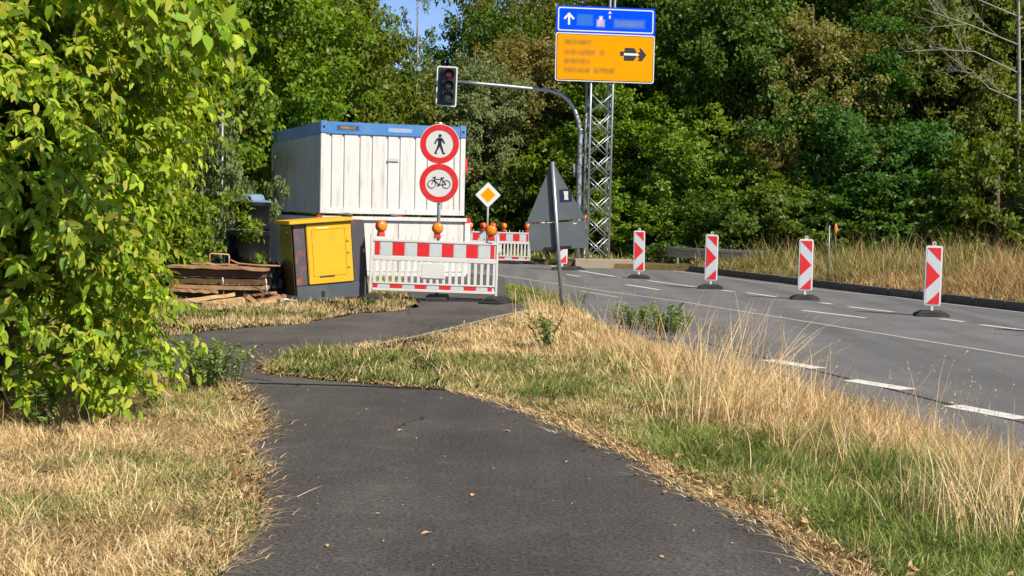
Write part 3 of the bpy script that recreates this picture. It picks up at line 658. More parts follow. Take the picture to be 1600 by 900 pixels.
# ------------------------------------------------------------------ round signs on a post
sp_ = P(683, 470, 24.45); sp_.z = 0
t = thing('round_signs_post', 'post with two round red rimmed signs, walker above and bicycle below', 'road sign', sp_, rot=(0, 0, R_(-1)))
MB().tube([(0, 0, 0), (0, 0, 3.06)], .03, 14).build('pole', M_galv, t)
MB().lathe([(.032, 0), (.036, .0), (.034, .04), (0, .05)], 14, Matrix.Translation((0, 0, 3.03))).build('cap', M_white, t)
MB().frustum((0, 0, 0), (.4, .7), (.34, .6), .09).build('base', M_black, t, .01)
for cz, kind in ((2.70, 'walker'), (2.025, 'bicycle')):
    d = MB().plate(circ(0, cz, .343, 56), -.052, -.046).build('sign_plate', M_signw, t)
    MB().ring(0, cz, .333, .237, -.0575, -.0525, 56).build('red_rim', M_red, d)
    MB().box((0, -.04, cz), (.12, .012, .04)).build('clamp', M_galv, d)
    if kind == 'walker':
        b = MB(); b.plate(circ(.005, cz + .142, .027, 16), -.0573, -.0527)
        for k_, s_ in enumerate((([(-.035, .105), (.04, .105), (.03, -.01), (-.022, -.01)]), bar(-.03, .095, -.07, .04, .026), bar(-.07, .045, -.078, .0, .022), bar(.03, .095, .065, .045, .026), bar(.063, .05, .085, .01, .022), bar(-.008, .0, -.03, -.08, .038, .03), bar(-.03, -.07, -.075, -.16, .03, .022), bar(.01, .0, .04, -.08, .038, .03), bar(.038, -.07, .07, -.165, .03, .022), bar(-.075, -.155, -.045, -.16, .02), bar(.07, -.16, .098, -.16, .02))):
            b.plate([(x, z + cz) for x, z in s_], -.0573 - k_ * .0004, -.0527)
        b.build('walker_symbol', M_blk, d)
    else:
        b = MB()
        for x in (-.125, .125): b.ring(x, cz - .02, .073, .062, -.0573, -.0527, 32)
        for k_, s_ in enumerate((bar(-.125, -.02, -.07, .10, .011), bar(-.085, .07, .055, .065, .011), bar(-.085, .06, .0, -.03, .012), bar(.0, -.03, .06, .09, .011), bar(.0, -.03, .125, -.02, .011), bar(.052, .066, .125, -.02, .011), bar(-.10, .10, -.05, .105, .013), bar(-.10, .10, -.105, .08, .011), bar(.035, .093, .09, .093, .016), bar(-.02, -.055, .02, -.005, .012))):
            b.plate([(x, z + cz) for x, z in s_], -.058 - k_ * .0004, -.0527)
        b.plate(circ(0, cz - .03, .018, 14), -.0625, -.0527); b.build('bicycle_symbol', M_blk, d)

# ------------------------------------------------------------------ priority diamond
q_ = P(761, 380, 40); q_.z = ZR
t = thing('diamond_sign', 'small yellow and white diamond sign on a thin pole behind the large barrier', 'road sign', q_, rot=(0, 0, .05))
MB().tube([(0, 0, 0), (0, 0, 2.25)], .03, 10).build('pole', M_pole, t)
def dia(r, c=.03): return [(r - c, -c), (r, 0), (r - c, c), (c, r - c), (0, r), (-c, r - c), (-r + c, c), (-r, 0), (-r + c, -c), (-c, -r + c), (0, -r), (c, -r + c)]
pl_ = MB().plate([(x, z + 2.09) for x, z in dia(.36)], -.045, -.036).build('sign_plate', M_signw, t)
MB().plate([(x, z + 2.09) for x, z in dia(.215, .01)], -.0495, -.0455).build('yellow_field', M_amber, pl_)

# ------------------------------------------------------------------ leaning sign seen from behind
q_ = G(878, 479, -.02)
t = thing('triangle_sign', 'leaning post with the dark grey backs of a triangle sign and a plate', 'road sign', q_, rot=(0, R_(-5.1), 0))
MB().tube([(0, 0, -.1), (0, 0, 2.44)], .032, 14).build('pole', M_galv, t)
def rpoly(pts, r, n=5):
    out = []; m = len(pts)
    for i in range(m):
        a, b, c = Vector(pts[i - 1]), Vector(pts[i]), Vector(pts[(i + 1) % m]); u, v = (a - b).normalized(), (c - b).normalized()
        for k in range(n + 1):
            s_ = k / n; p1, p2 = b + u * r * 1.6, b + v * r * 1.6
            out.append(tuple(p1.lerp(b, s_).lerp(b.lerp(p2, s_), s_)))
    return out
tri = rpoly([(-.50, 1.45), (.50, 1.45), (0.0, 2.45)], .035)
a_ = MB().plate(tri, .045, .055).build('triangle_back', M_dark, t, .003)
r_ = MB();
ed = [Vector((-.50, 1.45)), Vector((.50, 1.45)), Vector((0, 2.45))]
b_ = MB().plate(rrect(.96, .46, .05, .01, 1.19), .045, .055).build('plate_back', M_dark, t, .003)
MB().box((.0, .03, 1.0), (.46, .03, .028)).build('clamp_bar', M_blk, b_)
MB().box((.19, .041, 1.86), (.20, .004, .21)).build('sticker', mat('navy_sticker', (.01, .018, .05), .3), a_)
MB().plate([(.16, 1.79), (.23, 1.785), (.225, 1.85), (.235, 1.93), (.155, 1.935), (.165, 1.86)], .0345, .0385).build('white_mark', M_signw, a_)
MB().box((.31, .0405, 1.38), (.06, .004, .02)).build('sticker', M_signw, b_)

# ------------------------------------------------------------------ traffic signal on its curved mast
pix = [(714, 127.5, 42.6), (748, 130.5, 42.7), (790, 134.5, 42.85), (830, 138.5, 43), (858, 141.5, 43.1), (876, 147.5, 43.15), (889, 158, 43.2), (898, 172, 43.2), (903, 188, 43.2), (904.6, 205, 43.2), (904.5, 240, 43.2), (903.8, 290, 43.2), (903, 345, 43.2), (902, 404, 43.2)]
pts = [P(*p) for p in pix]; base = pts[-1].copy(); base.z = ZF
for i in range(9, len(pts)): pts[i].x = base.x; pts[i].y = base.y
pts[-1].z = ZF
t = thing('traffic_signal', 'traffic signal with dark red lens hanging from a long curved grey mast arm', 'traffic light', base)
loc = [p - base for p in pts]
MB().tube(loc, [.045, .048, .052, .055, .058, .062, .066, .07, .074, .078, .08, .085, .09, .095], 14).build('mast', M_galv, t)
MB().lathe([(.088, 0), (.092, .0), (.092, .07), (.088, .07)], 14, Matrix.Translation((0, 0, loc[9].z))).build('clamp', M_galv, t)
MB().lathe([(0, 0), (.22, 0), (.22, .02), (0, .02)], 20, Matrix.Translation((-.14, .03, 2.78)) @ Matrix.Rotation(R_(90), 4, 'Y') @ Matrix.Rotation(R_(20), 4, 'X')).build('small_round_sign', M_pole, t)
MB().lathe([(.16, 0), (.16, .03), (.1, .04), (.1, .1)], 16).build('mast_foot', M_galv, t)
hc = P(698, 135, 42.5) - base
hp = thing('x', 'x', 'x'); bpy.data.objects.remove(hp)
MH = Matrix.Translation(hc) @ Matrix.Rotation(R_(1.2), 4, 'Y') @ Matrix.Rotation(R_(7), 4, 'Z')
bd = MB().plate(rrect(.62, 1.2, .06), -.012, .012).build('backing_board', M_signw, t); bd.matrix_local = MH
def sub(mb, nm, m, bevel=0): o = mb.build(nm, m, bd, bevel); return o
sub(MB().plate(rrect(.54, 1.12, .04), -.02, -.0125), 'black_face', M_housing)
sub(MB().box((.03, -.09, .0), (.36, .14, 1.02)).box((0, .08, 0), (.1, .12, .8)), 'housing', M_housing, .02)
for z, m in ((.335, M_lensr), (0, M_lensy), (-.335, M_lensg)):
    Mx = Matrix.Translation((.03, -.16, z)) @ Matrix.Rotation(R_(90), 4, 'X')
    sub(MB().lathe([(.145, 0), (.13, .02), (.07, .035), (0, .04)], 24, Mx), 'lens', m)
    b = MB(); n = 20; vs, fs = [], []
    for k in range(n + 1):
        a = R_(-25 + 230 * k / n); ca, sa = math.cos(a), math.sin(a); dpt = .10 + .16 * max(0, sa)
        for rr, yy in ((.15, -.16), (.15, -.16 - dpt), (.165, -.16 - dpt), (.165, -.16)): vs.append((.03 + rr * ca, yy, z + rr * sa))
    for k in range(n):
        for e in range(4): fs.append((4 * k + e, 4 * k + (e + 1) % 4, 4 * k + 4 + (e + 1) % 4, 4 * k + 4 + e))
    b._add(vs, fs); sub(b, 'visor', M_housing)
MB().tube([hc + Vector((-.12, 0, -.6)), hc + Vector((-.12, 0, -.95))], .008, 6).build('cable', M_blk, t)

# ------------------------------------------------------------------ lattice mast with direction boards
YM = 43.0; q_ = P(930.5, 402, YM); q_.z = ZR + .25
t = thing('direction_sign_mast', 'steel lattice mast carrying a blue board above an amber board', 'road sign', q_, rot=(0, 0, R_(8)))
hw, H_ = .335, 5.5 - q_.z + .05
TH = 8.6 - q_.z
for sx in (-1, 1):
    for sy in (-1, 1):
        MB().tube([(sx * hw, sy * hw, 0), (sx * hw, sy * hw, TH if sx > 0 else 7.6 - q_.z)], .038, 10).build('leg', M_galv, t)
pitch = .62; nb = int(H_ / pitch)
br = MB().tube([(-hw, 0, -pitch / 2), (hw, 0, pitch / 2)], .016, 6).mesh('brace'); br.materials.append(M_galv)
for k in range(nb):
    z = pitch / 2 + k * pitch + .03
    for face in range(4):
        a = face * math.pi / 2; n = Vector((math.sin(a), -math.cos(a), 0)) * hw
        for s_ in (1, -1):
            o = link('brace', br, None, t); o.location = (n.x * (1 + .03 * s_), n.y * (1 + .03 * s_), z); o.rotation_euler = (0, 0, a); o.scale = (s_, 1, 1)
zb = 7.31 - q_.z; za = 6.19 - q_.z
fy = -hw - .06
bp_ = MB().plate(rrect(3.03, .80, .07, .06, zb), fy - .02, fy).build('blue_board', M_blue, t, .004)
sb = lambda x: .06 + (x - 657) / 331.
b = MB(); o1, o2 = rrect(2.92, .70, .06, .06, zb), rrect(2.85, .63, .045, .06, zb)
def frame(mb, A, B, y0, y1):
    n = len(A); vs = [(x, y0, z) for x, z in A] + [(x, y0, z) for x, z in B] + [(x, y1, z) for x, z in A] + [(x, y1, z) for x, z in B]
    fs = []
    for i in range(n):
        j = (i + 1) % n; fs += [(i, j, n + j, n + i), (i, 2 * n + i, 2 * n + j, j), (n + i, n + j, 3 * n + j, 3 * n + i)]
    mb._add(vs, fs); return mb
frame(b, o1, o2, fy - .026, fy - .021).build('white_border', M_signw, bp_)
bl = (.0, .065, .72); lb = (.05, .16, .52)
zc = lambda y, x=600: (218 + (x - 657) * .022 - y) / 331.
print_plate('blurred_print', 2.8, .6, bl, [((365 - 657) / 331, (525 - 657) / 331, zc(275), zc(165), (.03, .15, .55), .02, .1), ((745 - 657) / 331, (1045 - 657) / 331, zc(280), zc(208), (.10, .19, .48), .05, .25), ((568 - 657) / 331, (640 - 657) / 331, zc(280), zc(215), (.62, .5, .48), .03, .35), ((590 - 657) / 331, (620 - 657) / 331, zc(215), zc(180), (.8, .75, .75), .02, .1)], bp_, (.06, fy - .0235, zb))
b = MB(); b.plate([(x + sb(285), z + zb) for x, z in bar(0, -.17, 0, .15, .065)], fy - .030, fy - .0245)
for s_ in (-1, 1): b.plate([(x + sb(285), z + zb) for x, z in bar(s_ * .145, -.0, s_ * -.01, .17, .065)], fy - .0305 - .0004 * s_, fy - .0245)
b.build('up_arrow', M_signw, bp_)
b = MB(); b.plate([(x + sb(695), z + zb) for x, z in [(-.05, .20), (.05, .20), (.02, .27), (-.02, .27)]], fy - .029, fy - .0245); b.plate(rrect(.05, .10, .02, sb(695), zb + .10), fy - .029, fy - .0245); b.build('small_emblem', M_signw, bp_)
ap = MB().plate(rrect(3.03, 1.44, .08, .06, za), fy - .02, fy).build('amber_board', M_signw, t, .004)
MB().plate(rrect(2.96, 1.37, .06, .06, za), fy - .025, fy - .0205).build('black_edge', M_blk, ap)
MB().plate(rrect(2.92, 1.33, .05, .06, za), fy - .030, fy - .0255).build('amber_field', M_amber, ap)
zz = lambda y: (588 - y) / 331.
sm_ = (.36, .19, .02); rowsm = []
for y_, x1, (k0, k1) in ((440, 520, (0, 0)), (540, 650, (560, 590)), (628, 505, (0, 0)), (715, 755, (510, 540))):
    rowsm.append(((238 - 657) / 331, (x1 - 657) / 331, zz(y_ + 30), zz(y_ - 28), sm_, .05, .45))
    if k0: rowsm.append(((k0 - 657) / 331, (k1 - 657) / 331, zz(y_ + 30), zz(y_ - 28), (.8, .32, .01), .05, 0))
print_plate('blurred_print', 2.80, 1.2, (.86, .30, 0), rowsm, ap, (.06, fy - .0325, za))
b = MB(); ax_ = lambda pts: [((x - 657) / 331 + .06, zz(y + 0) + za) for x, y in pts]
for k_, pp in enumerate(([(808, 560), (850, 560), (850, 517), (808, 517)], [(850, 535), (985, 535), (950, 480), (855, 480)], [(845, 606), (945, 606), (985, 552), (850, 552)], [(985, 606), (1032, 606), (1076, 545), (1018, 480), (1000, 480), (1012, 510), (985, 530), (1010, 545), (985, 565), (1005, 580)])):
    b.plate(ax_(pp), fy - .0385 - k_ * .0004, fy - .0335)
b.build('right_arrow', M_blk, ap)
MB().plate(ax_([(845, 555), (985, 555), (998, 543), (985, 532), (845, 532)]), fy - .0425, fy - .0405).build('arrow_stripe', M_signw, ap)
# its concrete plinth
c0, c1 = G(902, 419, ZR), G(987, 419.5, ZR)
o = MB().box((0, 0, .12), ((c1 - c0).length, 1.3, .26)).build('concrete_plinth', M_conc, None, .015, loc=((c0.x + c1.x) / 2, (c0.y + c1.y) / 2 + .66, ZR))
tag(o, 'sandy concrete plinth under the steel lattice mast', 'plinth')
o = MB().box((0, 0, .06), (2.4, 1.5, .12)).build('concrete_apron', M_conc, None, .01, loc=(c1.x + 1.15, c1.y + .75, ZR)); o['kind'] = 'structure'

# ------------------------------------------------------------------ guardrail
gp = [P(960, 392, 46), P(985, 393, 45.5), P(1040, 397, 43.2), P(1090, 400, 41.8), P(1200, 405, 40.2)]
for p in gp: p.z = 0
t = thing('guardrail', 'grey steel guardrail curving behind the small beacon and dry grass', 'guardrail', gp[0])
vs, fs = [], []
prof = [(0, .62), (-.04, .60), (-.04, .53), (.02, .48), (.02, .44), (-.04, .39), (-.04, .32), (0, .30)]
for p in gp:
    for dy, z in prof: vs.append((p.x - gp[0].x, p.y - gp[0].y + dy, z - .06))
for i in range(len(gp) - 1):
    for j in range(7): fs.append((i * 8 + j, i * 8 + j + 1, i * 8 + 9 + j, i * 8 + 8 + j))
b = MB(); b._add(vs, fs); b.build('rail', M_galv, t)
for k in range(6):
    a_ = k / 5 * (len(gp) - 1.001); i = int(a_); p = gp[i].lerp(gp[i + 1], a_ - i)
    MB().box((p.x - gp[0].x, p.y - gp[0].y + .08, .28), (.06, .08, .6)).build('post', M_galv, t)
MB().tube([(0, 0, .42), (-.25, .0, .42), (-.35, .02, .3), (-.3, .0, .12)], .05, 8).build('end_terminal', M_galv, t)

# ------------------------------------------------------------------ site container
def corr(mb, x0, x1, z0, z1, y, pitch_=.33, dep=.032, axis='x', groove=.07):
    P_ = [(x0, 0)]; x = x0 + .10
    while x < x1 - .12:
        P_ += [(x, 0), (x + .02, dep), (x + groove - .02, dep), (x + groove, 0)]; x += pitch_ * (1.12 if len(P_) % 8 == 1 else .88)
    P_.append((x1, 0)); n = len(P_)
    vs = [((a, y + d, z0) if axis == 'x' else (y + d, a, z0)) for a, d in P_] + [((a, y + d, z1) if axis == 'x' else (y + d, a, z1)) for a, d in P_]
    mb._add(vs, [(i, i + 1, n + i + 1, n + i) for i in range(n - 1)])
TH_ = math.atan2(1.2, 3.23); N0 = P(500, 333, 32); CW, CL = 3.45, 5.97
zb0, zt0 = 1.42, 3.50
t = thing('upper_container', 'white corrugated site container with a blue roof rim, stacked on a lower one', 'container', (N0.x, N0.y, 0), TH_)
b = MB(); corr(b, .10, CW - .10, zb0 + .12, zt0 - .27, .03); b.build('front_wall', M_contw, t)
b = MB(); corr(b, .10, CL - .10, zb0 + .12, zt0 - .27, .03, axis='y', pitch_=.5, dep=.015); b.build('side_wall', M_contshade, t)
MB().box((CW - .04, CL / 2, (zb0 + zt0) / 2), (.04, CL - .2, zt0 - zb0 - .2)).box((CW / 2, CL - .04, (zb0 + zt0) / 2), (CW - .2, .04, zt0 - zb0 - .2)).build('rear_walls', M_contw, t)
for x, y in ((.06, .06), (CW - .06, .06), (.06, CL - .06), (CW - .06, CL - .06)):
    MB().box((x, y, (zb0 + zt0 - .27) / 2), (.12, .12, zt0 - zb0 - .27)).build('corner_post', M_contw, t, .008)
MB().box((CW / 2, .05, zb0 + .06), (CW - .24, .10, .12)).build('bottom_rail', M_contw, t, .006)
MB().box((.05, CL / 2, zb0 + .06), (.10, CL - .24, .12)).build('bottom_rail', M_contshade, t, .006)
MB().box((CW / 2, .055, zt0 - .135), (CW - .26, .11, .27)).box((.055, CL / 2, zt0 - .135), (.11, CL - .26, .27)).box((CW - .055, CL / 2, zt0 - .135), (.11, CL - .26, .27)).box((CW / 2, CL - .055, zt0 - .135), (CW - .26, .11, .27)).build('roof_rim', M_contb, t, .006)
MB().box((CW / 2, CL / 2, zt0 - .06), (CW - .1, CL - .1, .05)).build('roof', M_contb, t)
for x, y in ((.065, .065), (CW - .065, .065), (.065, CL - .065), (CW - .065, CL - .065)):
    f_ = MB().box((x, y, zt0 - .12), (.15, .15, .28)).build('corner_casting', M_contb, t, .01)
    MB().plate(circ(x, zt0 - .12, .032, 14), y - .078, y - .074).build('casting_hole', M_blk, f_)
print_plate('blurred_print', .62, .15, (.06, .22, .56), [(-.26, .26, -.055, .055, (.05, .06, .07), .02, .2), (-.17, .17, -.02, .03, (.42, .22, .06), .02, .6)], t, (.62, -.0035, zt0 - .13), 60, 20)
print_plate('blurred_print', .60, .12, (.06, .22, .56), [(-.28, .28, -.045, .045, (.35, .42, .52), .01, .3)], t, (1.85, -.0035, zt0 - .14), 60, 20)
print_plate('blurred_print', .9, .16, (.08, .2, .42), [(-.40, .40, -.06, .06, (.22, .26, .30), .02, .5)], t, (-.0035, 2.4, zt0 - .14), 60, 20, R_(-90))
print_plate('blurred_print', .7, .16, (.08, .2, .42), [(-.30, .30, -.06, .06, (.28, .33, .40), .02, .4)], t, (-.0035, 4.9, zt0 - .14), 60, 20, R_(-90))
MB().box((1.72, -.0, zt0 - .82), (.28, .012, .07)).build('small_plate', mat('pale_plate', (.5, .47, .45), .5), t)
MB().box((CW / 2 - .0, -.02, zb0 - .0), (.16, .05, .05)).build('lock', M_galv, t, .008)
MB().box((CW + .06, .1, 2.60), (.05, .04, .34)).build('red_reflector', M_red, t, .008)
MB().lathe([(.13, 0), (.12, .03), (.06, .06), (0, .065)], 16, Matrix.Translation((.62, -.06, zb0 - .04))).build('rusty_cap', M_kerb, t)
t2 = thing('lower_container', 'low white container underneath the corrugated one, behind the large barrier', 'container', (N0.x, N0.y, -.06), TH_)
zl = 1.43
MB().box((CW / 2 + .05, CL / 2, zl / 2 + .03), (CW - .04, CL - .1, zl - .12)).build('body', M_contw, t2, .01)
for i in range(4):
    MB().box((.12 + .43 + i * .87, .0325, zl / 2 + .0), (.855, .018, zl - .32)).build('wall_panel', M_contw, t2, .004)
MB().box((CW / 2 + .05, .02, zl - .05), (CW + .02, .12, .09)).build('top_rail', M_contw, t2, .008)
MB().box((CW / 2 + .05, .02, .07), (CW + .02, .12, .12)).build('bottom_rail', M_contw, t2, .008)
MB().box((-.0, CL / 2, zl / 2), (.06, CL - .3, zl - .3)).build('side_wall', M_contshade, t2, .006)
for x, y in ((.0, .05), (CW + .08, .05), (0, CL), (CW + .08, CL)):
    MB().box((x, y, zl / 2), (.14, .14, zl - .2)).build('corner_post', M_contw, t2, .01)
    MB().box((x, y - .004, zl - .06), (.16, .16, .12)).build('corner_casting', M_red, t2, .015)
MB().box((.78, -.06, .72), (.07, .05, 1.3), rot=(0, R_(-4), 0)).build('pink_strap', mat('faded_pink', (.55, .16, .2), .5), t2, .01)

# ------------------------------------------------------------------ yellow cabinet
q_ = G(464, 470, -.02)
t = thing('signal_cabinet', 'tilted yellow and grey steel cabinet standing in the grass left of the barrier', 'cabinet', (q_.x, q_.y, -.06), rot=(0, R_(-4.6), R_(27)))
w, d, h = 1.30, .72, 1.34
MB().box((w / 2, d / 2 + .01, h / 2), (w - .02, d - .02, h - .02)).build('body', M_cabg, t, .01)
MB().box((-.008, d / 2, h / 2 + .05), (.012, d - .06, h - .18)).build('side_panel', M_cabs, t, .004)
MB().box((.11, -.004, .80), (.20, .022, 1.02)).build('rusty_strip', M_cabr, t, .006)
dr = MB().box((.63, -.018, .80), (.80, .05, 1.02)).build('door', M_yel, t, .012)
frame(MB(), rrect(.60, .80, .02, .62, .82), rrect(.585, .785, .015, .62, .82), -.049, -.0435).build('door_crease', mat('darker_yellow', (.50, .25, .01), .5), dr)  # thin outline of the inner door panel in a darker yellow
MB().box((.56, -.052, .42), (.26, .02, .022)).build('handle', M_cabr, dr, .004)
for z in (.60, .85, 1.05): MB().box((.96, -.052, z - .05), (.05, .016, .035)).build('hinge', mat('hinge_yellow', (.62, .33, .02), .5), dr, .004)
MB().box((.52, -.0445, 1.24), (.22, .004, .03)).build('label_strip', mat('pale_label', (.78, .62, .2), .5), dr)
MB().box((1.165, .0, .80), (.25, .03, 1.04)).build('grey_panel', M_cabg, t, .008)
MB().box((.65, -.004, .145), (1.28, .03, .27)).build('plinth', mat('plinth_grey', (.065, .08, .095), .5, var=.2, dirt=(.16, .13, .09), damt=.5), t, .01)
MB().box((.49, d / 2 - .05, h + .02), (1.14, d + .12, .065)).build('roof_slab', M_yel, t, .012)
MB().box((-.03, .18, 1.20), (.05, .03, .02)).build('side_latch', M_signw, t)
MB().box((.47, -.021, .12), (.06, .012, .09)).build('vent', M_blk, t)

# ------------------------------------------------------------------ plastic drums
dr0 = G(388, 418, 0); dr0 = P(388, 413, 28.2)
t = thing('plastic_drum', 'large black plastic drum on the ground, another stacked on top', 'drum', (dr0.x, 28.2, 0))
MB().lathe([(.44, 0), (.46, .03), (.46, .10), (.445, .12), (.445, .33), (.462, .35), (.462, .39), (.445, .41), (.44, .66), (.46, .68), (.46, .74), (.40, .76), (0, .76)], 40).build('body', M_drum, t)
MB().lathe([(.30, .762), (.41, .762), (.41, .80), (.30, .80)], 40).build('rim', mat('blue_grey_rim', (.16, .19, .22), .4), t)
t.scale = (1, 1, 1.38)
t = thing('plastic_drum', 'smaller black drum with a pale blue cap on top of the larger one', 'drum', (dr0.x + .08, 28.2, 1.06)); t.scale = (1.1, 1.1, 1.02)
MB().lathe([(.30, 0), (.33, .02), (.33, .10), (.31, .13), (.315, .45), (.33, .47), (.33, .53), (.30, .56), (0, .56)], 40).build('body', M_drum, t)
MB().lathe([(.30, .562), (.335, .562), (.335, .585), (.22, .61), (.19, .70), (.15, .72), (0, .72)], 12, smooth=False).build('cap', M_lid, t)

# ------------------------------------------------------------------ planks, frames, rubble
def plank(label, px0, py0, px1, py1, D, th, dep, m, ry=0, grp='old planks in the pile by the drums', split=False):
    a, b_ = P(px0, py0, D), P(px1, py1, D); c = (a + b_) / 2; L_ = (b_ - a).length; ang = math.atan2(b_.z - a.z, b_.x - a.x)
    mb = MB(); n = 8; vs, fs = [], []
    for i in range(n + 1):
        x = -L_ / 2 + L_ * i / n; bz = random.gauss(0, .006)
        for yy, z_ in ((-dep / 2, -th / 2), (dep / 2, -th / 2), (dep / 2, th / 2), (-dep / 2, th / 2)): vs.append((x, yy + random.gauss(0, .004), z_ + bz + random.gauss(0, .003)))
    for i in range(n):
        for e in range(4): fs.append((4 * i + e, 4 * i + (e + 1) % 4, 4 * i + 4 + (e + 1) % 4, 4 * i + 4 + e))
    fs += [(3, 2, 1, 0), (4 * n, 4 * n + 1, 4 * n + 2, 4 * n + 3)]
    mb._add(vs, fs); o = mb.build('plank', m, None); o.location = c; o.rotation_euler = (0, -ang, ry); tag(o, label, 'plank', grp); return o
plank('uppermost wide tan plank covering the wood pile', 266, 415.5, 418, 420.5, 23.4, .035, .5, M_wood)
plank('thick dark brown beam directly under the uppermost plank', 268, 425, 414, 428, 23.45, .13, .4, M_woodd)
plank('dark board across the middle of the wood pile', 268, 437, 414, 440.5, 23.4, .075, .42, M_woodd)
plank('light straight board in the lower middle of the pile', 270, 446, 418, 449.5, 23.3, .05, .45, M_wood)
plank('shadowed bottom board on the ground at the back of the pile', 268, 458, 412, 460, 23.5, .11, .4, M_woodd)
plank('grey brown loose board sticking out at mid height on the left', 268, 453, 340, 456, 23.0, .04, .15, M_wood, .05)
plank('long pale split plank slanting up to the right in front of the pile', 258, 473, 366, 461, 22.7, .05, .14, M_woodl, .08)
plank('thick pale yellow plank lying lowest at the front', 270, 484, 382, 470, 22.4, .085, .16, M_woodl, -.05)
plank('second pale plank just above the lowest one', 300, 477, 380, 466, 22.6, .05, .12, M_woodl, .1)
plank('short weathered board end tilted at the right of the pile', 383, 462, 402, 476, 22.6, .07, .2, M_wood, .5)
plank('short grey board leaning across the rubble by the cabinet', 392, 462, 430, 457, 22.9, .035, .2, M_wood, -.3)
plank('small pale offcut lying in the rubble by the cabinet', 398, 474, 432, 470, 22.5, .04, .1, M_woodl, .3)
for a_ in (('broken reddish board sliding off the left end of the pile', 262, 468, 318, 476, 22.3, .04, .13, M_wood, .3), ('thin pale lath lying across the two lowest planks', 290, 470, 402, 480, 22.2, .025, .05, M_woodl, -.2), ('reddish brown board end resting on the rubble', 402, 470, 446, 463, 22.6, .045, .16, M_wood, .5), ('narrow dark lath leaning on the right end of the boards', 396, 446, 436, 476, 22.9, .035, .07, M_woodd, .4), ('short splintered board lying flat in front of the cabinet corner', 420, 477, 455, 473, 22.6, .03, .12, M_wood, -.4), ('thin slat resting crooked on top of the uppermost plank', 300, 411, 372, 414, 23.3, .02, .06, M_wood, .2)): plank(*a_)
q1 = P(343, 414, 23.5)
t = thing('wire_frame', 'small pale bent frame standing on top of the wood pile', 'frame', q1)
MB().tube([(-.16, 0, -.02), (-.165, 0, .17), (-.14, 0, .19), (.15, 0, .175), (.16, 0, .15), (.155, 0, -.03)], .012, 8).build('frame_bar', M_woodl, t)
MB().tube([(.155, .0, .10), (.3, .05, .03), (.6, .1, .005), (1.0, .1, .0)], .014, 8).build('loose_bar', M_wood, t)
for i, (px, py) in enumerate(((347.5, 440), (348.5, 455), (415, 442), (416, 452))):
    q1 = P(px, py, 23.12); o = MB().tube([q1 + Vector((0, 0, -.06)), q1 + Vector((.015, -.01, 0)), q1 + Vector((0, .0, .07))], .012, 6).build('metal_clip', M_rag, None)
    tag(o, ['metal clip on the middle boards of the pile', 'metal clip low on the middle of the pile', 'metal clip at the right end of the boards', 'lower metal clip at the right end of the boards'][i], 'clip')
def blob(label, cat, name, p, r, m, sq=(1, 1, .6), sub_=2, rough=.25):
    bm = bmesh.new(); bmesh.ops.create_icosphere(bm, subdivisions=sub_, radius=r)
    for v in bm.verts: v.co = Vector((v.co.x * sq[0], v.co.y * sq[1], v.co.z * sq[2])) * (1 + random.gauss(0, rough))
    me = bpy.data.meshes.new(name); bm.to_mesh(me); bm.free(); o = link(name, me, m); o.location = p; tag(o, label, cat); return o
blob('crumpled black tarp between the wood pile and the cabinet', 'tarp', 'tarp', P(428, 440, 24.3), .30, M_tarp, (.7, .9, 1.15), 3, .10)
blob('pale crumpled rag lying in the rubble', 'rag', 'rag', P(436, 468, 22.9), .09, M_rag, (1.6, 1, .5), 2)
blob('brown rag hanging out of the rubble heap', 'rag', 'rag', P(424, 463, 22.9), .08, M_wood, (1.6, 1, .7), 2)
blob('black sack on the ground left of the cabinet', 'sack', 'sack', P(449, 470, 23.2), .14, M_tarp, (1.4, .9, .7), 3, .07)
q1 = P(347, 262, 30); q1.z = 0
o = MB().tube([q1, (q1.x, q1.y, 3.5)], .028, 10).build('thin_pole', M_galv, None); tag(o, 'thin pale metal pole rising out of the bushes on the left', 'pole')

# fallen leaves one can pick out
LV = [(-.5, 0, .0), (-.25, .22, .10), (.15, .26, .16), (.5, .05, .05), (.7, 0, .10), (.45, -.12, .14), (.05, -.26, .20), (-.3, -.16, .05)]
for (px, py), sz, lab in (((665, 834), .075, 'pale brown fallen leaf nearest the camera on the path'), ((738, 774), .065, 'curled brown leaf in the centre of the dark path'), ((793, 674), .065, 'yellowish leaf near the right edge of the dark path'), ((625, 673), .065, 'tan curled leaf left of centre far up the dark path'), ((511, 853), .05, 'thin straw coloured leaf scrap low on the left of the path'), ((1022, 640), .05, 'leaf at the green grass edge')):
    if px > 900: continue
    p = G(px, py, .003); sz *= .72; mb = MB(); mb._add([(x * sz, y * sz, z * sz) for x, y, z in LV] + [(x * sz, y * sz, z * sz + .002) for x, y, z in LV], [tuple(range(8)), tuple(range(15, 7, -1))] + [(i, (i + 1) % 8, 8 + (i + 1) % 8, 8 + i) for i in range(8)])
    o = mb.build('fallen_leaf', mat('dead_leaf', (.50, .30, .14), .8, var=.3, scale=40)); o.location = p; o.rotation_euler = (.1, 0, random.random() * 3); tag(o, lab, 'leaf', 'fallen leaves on the path')
o = blob('yellowish stone lying at the foot of the kerb', 'stone', 'stone', G(1279, 448, ZR), .09, mat('yellow_stone', (.45, .32, .10), .9), (1, 1, .7), 2, .1)
o = blob('small tan stone by the kerb right of the third beacon', 'stone', 'stone', G(1337, 451, ZR), .06, mat('tan_stone', (.35, .25, .10), .9), (.8, 1, 1.1), 2, .1)

